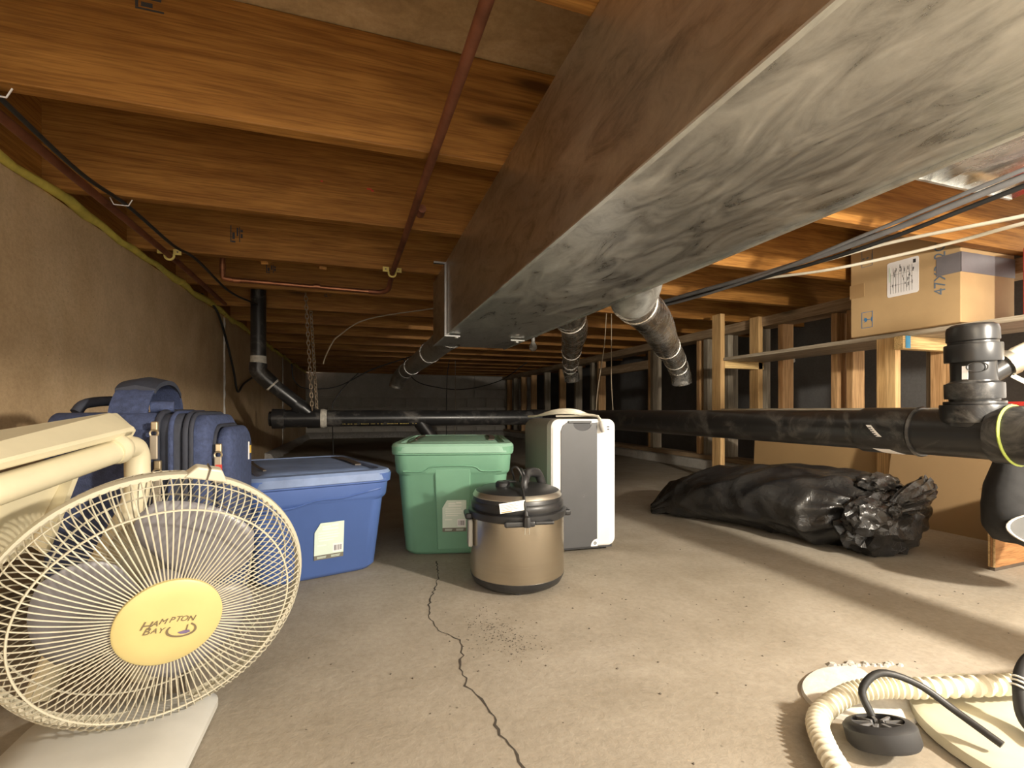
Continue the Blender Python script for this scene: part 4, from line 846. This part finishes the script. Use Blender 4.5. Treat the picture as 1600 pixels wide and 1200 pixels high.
MB().tube([tb(.03, .048), tb(.2, .052), tb(.5, .056), tb(.75, .058)], .021, 16).build('leg_tube', 'cream_plastic', t, smooth=40, world=True)
MB().tube([tb(.02, .045), tb(.03, .045), tb(.036, .045), tb(.048, .046)], [.024, .028, .028, .024], 18).build('tube_collar', 'cream_plastic', t, smooth=40, world=True)
MB().hexa([tb(.01, .05), tb(.01, .05, .03), tb(.06, .05, .03), tb(.06, .05), tb(.01, .015), tb(.01, .015, .03), tb(.06, .015, .03), tb(.06, .015)]).build('bracket', 'cream_plastic', t, bevel=.004, world=True)
LG = smoothpath([tb(.04, .048), tb(.0, .047), tb(-.022, .058), tb(-.028, .09), tb(-.015, .16), Vector((-.455, 1.04, .2)), Vector((-.52, 1.02, .022))], 5)
MB().tube(LG, .021, 16).build('leg_tube', 'cream_plastic', t, smooth=40, world=True)
MB().tube([tb(.7, .058), tb(.7, .16), Vector((-.56, .47, .022))], .021, 14).build('leg_tube', 'cream_plastic', t, smooth=40, world=True)
# skirt panel with ribs under the tube
pA, pB = tb(.10, .06, .03), tb(.75, .07, .03)
pC, pD = tb(.75, .24, .07), tb(.16, .22, .07)
MB().hexa([pA, pB, pC, pD]+[q+inn*.008 for q in (pA, pB, pC, pD)]).build('skirt_panel', 'cream_plastic', t, bevel=.002, world=True)
for s in (.10, .27, .44, .62):
    a, b = tb(s, .062, .012), tb(s+.03, .22, .052)
    MB().hexa([a, a+dA*.012, b+dA*.012, b, a+inn*.03, a+dA*.012+inn*.03, b+dA*.012+inn*.03, b+inn*.03]).build('rib', 'cream_plastic', t, world=True)

# ================================================================== FAN
S = .889
FC = Vector((-.260, .806, .203)); n = Vector((.398, -.888, -.232)).normalized()
up = Vector((0, 0, 1)); up = (up-n*up.dot(n)).normalized(); rt = up.cross(n).normalized()
roll = R(-14); up2 = (up*math.cos(roll)-rt*math.sin(roll)); rt2 = (rt*math.cos(roll)+up*math.sin(roll))
F = Matrix((rt2, up2, n)).transposed().to_4x4(); F.translation = FC
t = thing('electric_fan', 'cream electric fan with wire grille and yellow round badge', 'fan', (-.30, .93, 0))
RB, RI, RM, OI, OM = .066, .165, .200, -.016, -.070
def fp(r, a, z): return F @ Vector((r*math.cos(a), r*math.sin(a), z))
mb = MB(); NW = 108
prof = [(RB-.006, -.004), (.10, -.003), (.14, -.008), (RI, OI), (.184, -.029), (.195, -.047), (RM-.002, OM)]
pp = smoothpath([(a, 0, b) for a, b in prof], 3)
for k in range(NW):
    a = 2*math.pi*k/NW; mb.tube([fp(q.x, a, q.z) for q in pp], .00105, 5, cap=False)
g = mb.build('front_grille', 'fan_cream', t, smooth=60, world=True); g['kind'] = 'stuff'
for r, z, w in ((RI, OI, .0016), (.194, -.044, .0011)):
    MB().torus((0, 0, z), r, w, F, 90, 6).build('grille_ring', 'fan_cream', g, smooth=60, world=True)
MB().lathe([(RM-.004, OM-.008), (RM+.003, OM-.007), (RM+.004, OM), (RM+.003, OM+.008), (RM-.004, OM+.008)], 90, F, cap=False).build('rim_band', 'fan_cream', t, smooth=50, world=True)
mb = MB(); pr = smoothpath([(RM-.002, 0, OM-.004), (.194, 0, OM-.035), (.17, 0, OM-.065), (.11, 0, OM-.083), (.055, 0, OM-.088)], 3)
for k in range(NW):
    a = 2*math.pi*(k+.5)/NW; mb.tube([fp(q.x, a+.25*(RM-q.x)/RM, q.z) for q in pr], .001, 4, cap=False)
g2 = mb.build('rear_grille', 'fan_cream', t, smooth=60, world=True); g2['kind'] = 'stuff'
for r, z in ((.19, OM-.045), (.14, OM-.076), (.055, OM-.088)): MB().torus((0, 0, z), r, .0015, F, 72, 5).build('grille_ring', 'fan_cream', g2, smooth=60, world=True)
bd = MB().lathe([(RB-.004, -.006), (RB, -.004), (RB, .001), (RB-.003, .0035), (RB*.6, .005), (.001, .0055)], 64, F).build('badge', 'fan_badge', t, smooth=40, world=True)
LM = F @ Matrix.Translation((-.001, .0, .0062)) @ Matrix.Rotation(R(2), 4, 'Z') @ Matrix.Diagonal((1.32, 1.32, 1, 1))
cx = -.0215
for ch, w, sz, dy in (('H', .0085, .0135, -.003), ('A', .0072, .009, -.001), ('M', .0085, .009, .0008), ('P', .0062, .009, .002), ('T', .0062, .009, .0025), ('O', .0075, .009, .0025), ('N', .0070, .009, .002)):
    text(ch, sz, 'logo_brown', bd, LM @ Matrix.Translation((cx, dy+.003, 0)), 'logo_letter', .0002, shear=.25, world=True); cx += w*.92
cx = -.0195
for ch, w, sz in (('B', .0075, .0115), ('A', .0066, .0085), ('Y', .0066, .0085)):
    text(ch, sz, 'logo_brown', bd, LM @ Matrix.Translation((cx, -.0065, 0)), 'logo_letter', .0002, shear=.25, world=True); cx += w*.92
mb = MB(); ar = [(.013+.0125*math.cos(R(a)), -.0075+.0072*math.sin(R(a))) for a in range(150, 420, 12)]
mb.loft([[LM @ Vector((x*1.0, y, 0)), LM @ Vector((x+(x-.013)*.12*(1+math.sin(i*.16)), y+(y+.0075)*.25, 0))] for i, (x, y) in enumerate(ar)], False, False, False)
o = mb.build('logo_swirl', 'logo_brown', bd, world=True); o.modifiers.new('s', 'SOLIDIFY').thickness = .0004
MB().loft([[LM @ Vector((x, y, -.0002)) for x, y in ((.010, -.0105), (.016, -.0085), (.0205, -.0085), (.022, -.0110), (.018, -.0125), (.013, -.0125))], [LM @ Vector((x, y, .0003)) for x, y in ((.010, -.0105), (.016, -.0085), (.0205, -.0085), (.022, -.0110), (.018, -.0125), (.013, -.0125))]]).build('logo_boat', 'logo_violet', bd, world=True)
MB().box(.0172, .0182, -.009, -.002, -.0002, .0003, LM).build('logo_mast', 'logo_brown', bd, world=True)
# clip on top of the rim
ca = R(90)
MB().hexa([F @ Vector(p) for p in ((-.030, .196, OM-.012), (.030, .196, OM-.012), (.030, .196, OM+.012), (-.030, .196, OM+.012), (-.017, .215, OM-.010), (.017, .215, OM-.010), (.017, .215, OM+.010), (-.017, .215, OM+.010))]).build('rim_clip', 'fan_cream', t, bevel=.003, world=True)
MB().box(-.001, .001, .197, .2165, OM-.0125, OM+.0128, F).build('clip_seam', 'handle_brown', t, world=True)
# blades
for k in range(3):
    a0 = R(120*k+65); mb = MB(); rows = []
    for i in range(9):
        r = .034+(.150-.034)*i/8; half = R(20+30*math.sin(math.pi*min(1, .12+.75*i/8)))*(.92 if i == 8 else 1)
        rows.append([fp(r, a0+half*(2*j/10-1)+.25*(r/.15), OM-.012-.032*(j/10-.5)*(1-.2*i/8)) for j in range(11)])
    o = mb.loft(rows, False, False, False).build('blade', 'blade_grey', t, smooth=60, world=True); o.modifiers.new('s', 'SOLIDIFY').thickness = .0016
MB().lathe([(.034, OM-.028), (.036, OM-.010), (.030, OM+.004), (.012, OM+.008)], 28, F).build('hub', 'blade_grey', t, smooth=40, world=True)
MB().lathe([(.05, OM-.19), (.062, OM-.175), (.066, OM-.12), (.060, OM-.092), (.05, OM-.088)], 32, F).build('motor_housing', 'fan_cream', t, smooth=40, world=True)
mc = F @ Vector((0, 0, OM-.14))
MB().tube(smoothpath([mc, mc+Vector((-.02, .03, -.07)), Vector((mc.x-.02, mc.y+.03, .10)), Vector((mc.x-.02, mc.y+.03, .03))], 4), [.03]*3+[.026]*10, 16).build('neck', 'fan_cream', t, smooth=40, world=True)
bs = thing('base_dummy', '', '') if False else None
MB().loft([[(q[0]+mc.x-.015, q[1]+mc.y-.15, q[2]) for q in rrect(hx, hy, .04, z, 6)] for hx, hy, z in ((.125, .115, .0), (.13, .12, .004), (.13, .12, .014), (.12, .11, .024), (.07, .06, .034))]).build('base', 'base_white', t, smooth=40, world=True)

# ================================================================== SUMP CORNER
t = thing('sump_patch', 'bright white plaster patch around the sump at lower right', 'patch', (.86, .64, 0))
ol = [(.735, .60), (.755, .645), (.79, .675), (.85, .695), (.905, .69), (.935, .672), (.925, .635), (.95, .60), (.93, .56), (.86, .53), (.79, .545)]
ol = [(p.x, p.y) for p in smoothpath([(x, y, 0) for x, y in ol+[ol[0]]], 4)][:-1]
c0 = (sum(p[0] for p in ol)/len(ol), sum(p[1] for p in ol)/len(ol))
MB().loft([[(x, y, .0) for x, y in ol], [(c0[0]+(x-c0[0])*.97, c0[1]+(y-c0[1])*.97, .006) for x, y in ol], [(c0[0]+(x-c0[0])*.8, c0[1]+(y-c0[1])*.8, .008) for x, y in ol]]).build('plaster', 'white_patch', t, smooth=50, world=True)
mb = MB()
for k in range(14):
    x = .90+.13*k/13; y = .70-.035*k/13+rnd.uniform(-.006, .006); r = rnd.uniform(.006, .014)
    ring_ = [(x+r*math.cos(q)*rnd.uniform(.7, 1.2), y+r*math.sin(q)*rnd.uniform(.5, 1), 0) for q in (0, 1, 2, 3, 4, 5)]
    mb.loft([ring_, [(x+(p[0]-x)*.5, y+(p[1]-y)*.5, r*.45) for p in ring_]])
mb.build('broken_edge', 'pale_concrete', t, world=True)
tag(MB().lathe([(.17, .001), (.175, .004), (.175, .02), (.165, .024), (.001, .026)], 48, Matrix.Translation((1.0, .42, 0))).build('sump_cover', 'lid_beige', smooth=40), 'beige round sump cover plate at the lower right corner', 'cover')
hp = smoothpath([(.60, .44, .02), (.65, .52, .02), (.697, .566, .022), (.774, .582, .032), (.825, .566, .045), (.883, .538, .05), (.999, .500, .055), (1.1, .472, .058), (1.3, .42, .05), (1.5, .38, .03)], 28)
rr = [.0138+(.0028 if i % 4 < 2 else -.0012) for i in range(len(hp))]
tag(MB().tube(hp, rr, 14).build('corrugated_hose', 'hose_cream', smooth=30), 'cream corrugated hose curving across the sump', 'hose')
t = thing('sump_switch', 'round black slotted pump switch by the corrugated hose', 'pump', (.742, .5, .01))
M = Matrix.Translation((.742, .497, .014)) @ Matrix.Rotation(R(-20), 4, 'X') @ Matrix.Scale(.84, 4)
MB().lathe([(.052, 0), (.056, .006), (.056, .03), (.050, .036), (.040, .038), (.040, .030), (.001, .030)], 36, M).build('housing', 'matte_black', t, smooth=40, world=True)
for k in range(9): MB().box(-.0025, .0025, .012, .039, .0305, .036, M @ Matrix.Rotation(R(40*k), 4, 'Z')).build('fin', 'cable_grey', t, world=True)
MB().tube(smoothpath([(.748, .520, .042), (.750, .536, .072), (.785, .532, .095), (.825, .505, .085), (.85, .47, .06), (.86, .42, .04)], 5), .0055, 8).build('pump_cable', 'cable_black', t, smooth=60, world=True)
cable('pump_cord', [(.93, .40, .04), (.955, .438, .045), (.972, .452, .075), (.995, .46, .10), (1.03, .46, .118), (1.10, .45, .13), (1.3, .44, .12)], .011, 'matte_black', 'thick black pump cord rising over the corrugated hose', seg=6)
t = thing('cable_tie', 'white wire tie around the pump cord at lower right', 'tie', (.97, .452, .07))
for dz in (-.003, .003, .008): MB().torus((0, 0, 0), .0125, .0016, frame((.977+dz*.6, .454, .082+dz), (1, 0, -.8), (0, 1, 0)), 16, 5).build('wrap', 'white_tag', t, smooth=60, world=True)

GROUPS = {'storage_tote': 'plastic storage totes on the floor', 'branch_duct': 'round branch ducts off the trunk', 'copper_pipe': 'copper pipes under the joists', 'hanging_chain': 'chains by the branch drain', 'white_cable': 'white cables across the box', 'pipe_clip': 'yellow pipe clips', 'cable_staple': 'staples on the black cable', 'pull_cord': 'cords behind the dehumidifier', 'cardboard_sheet': 'boards standing by the shelf', 'thin_wire': 'thin wires under the joists', 'light_bulb': 'light bulbs'}
for o in bpy.data.objects:
    k = o.name.split('.')[0]
    if o.parent is None and k in GROUPS: o['group'] = GROUPS[k]
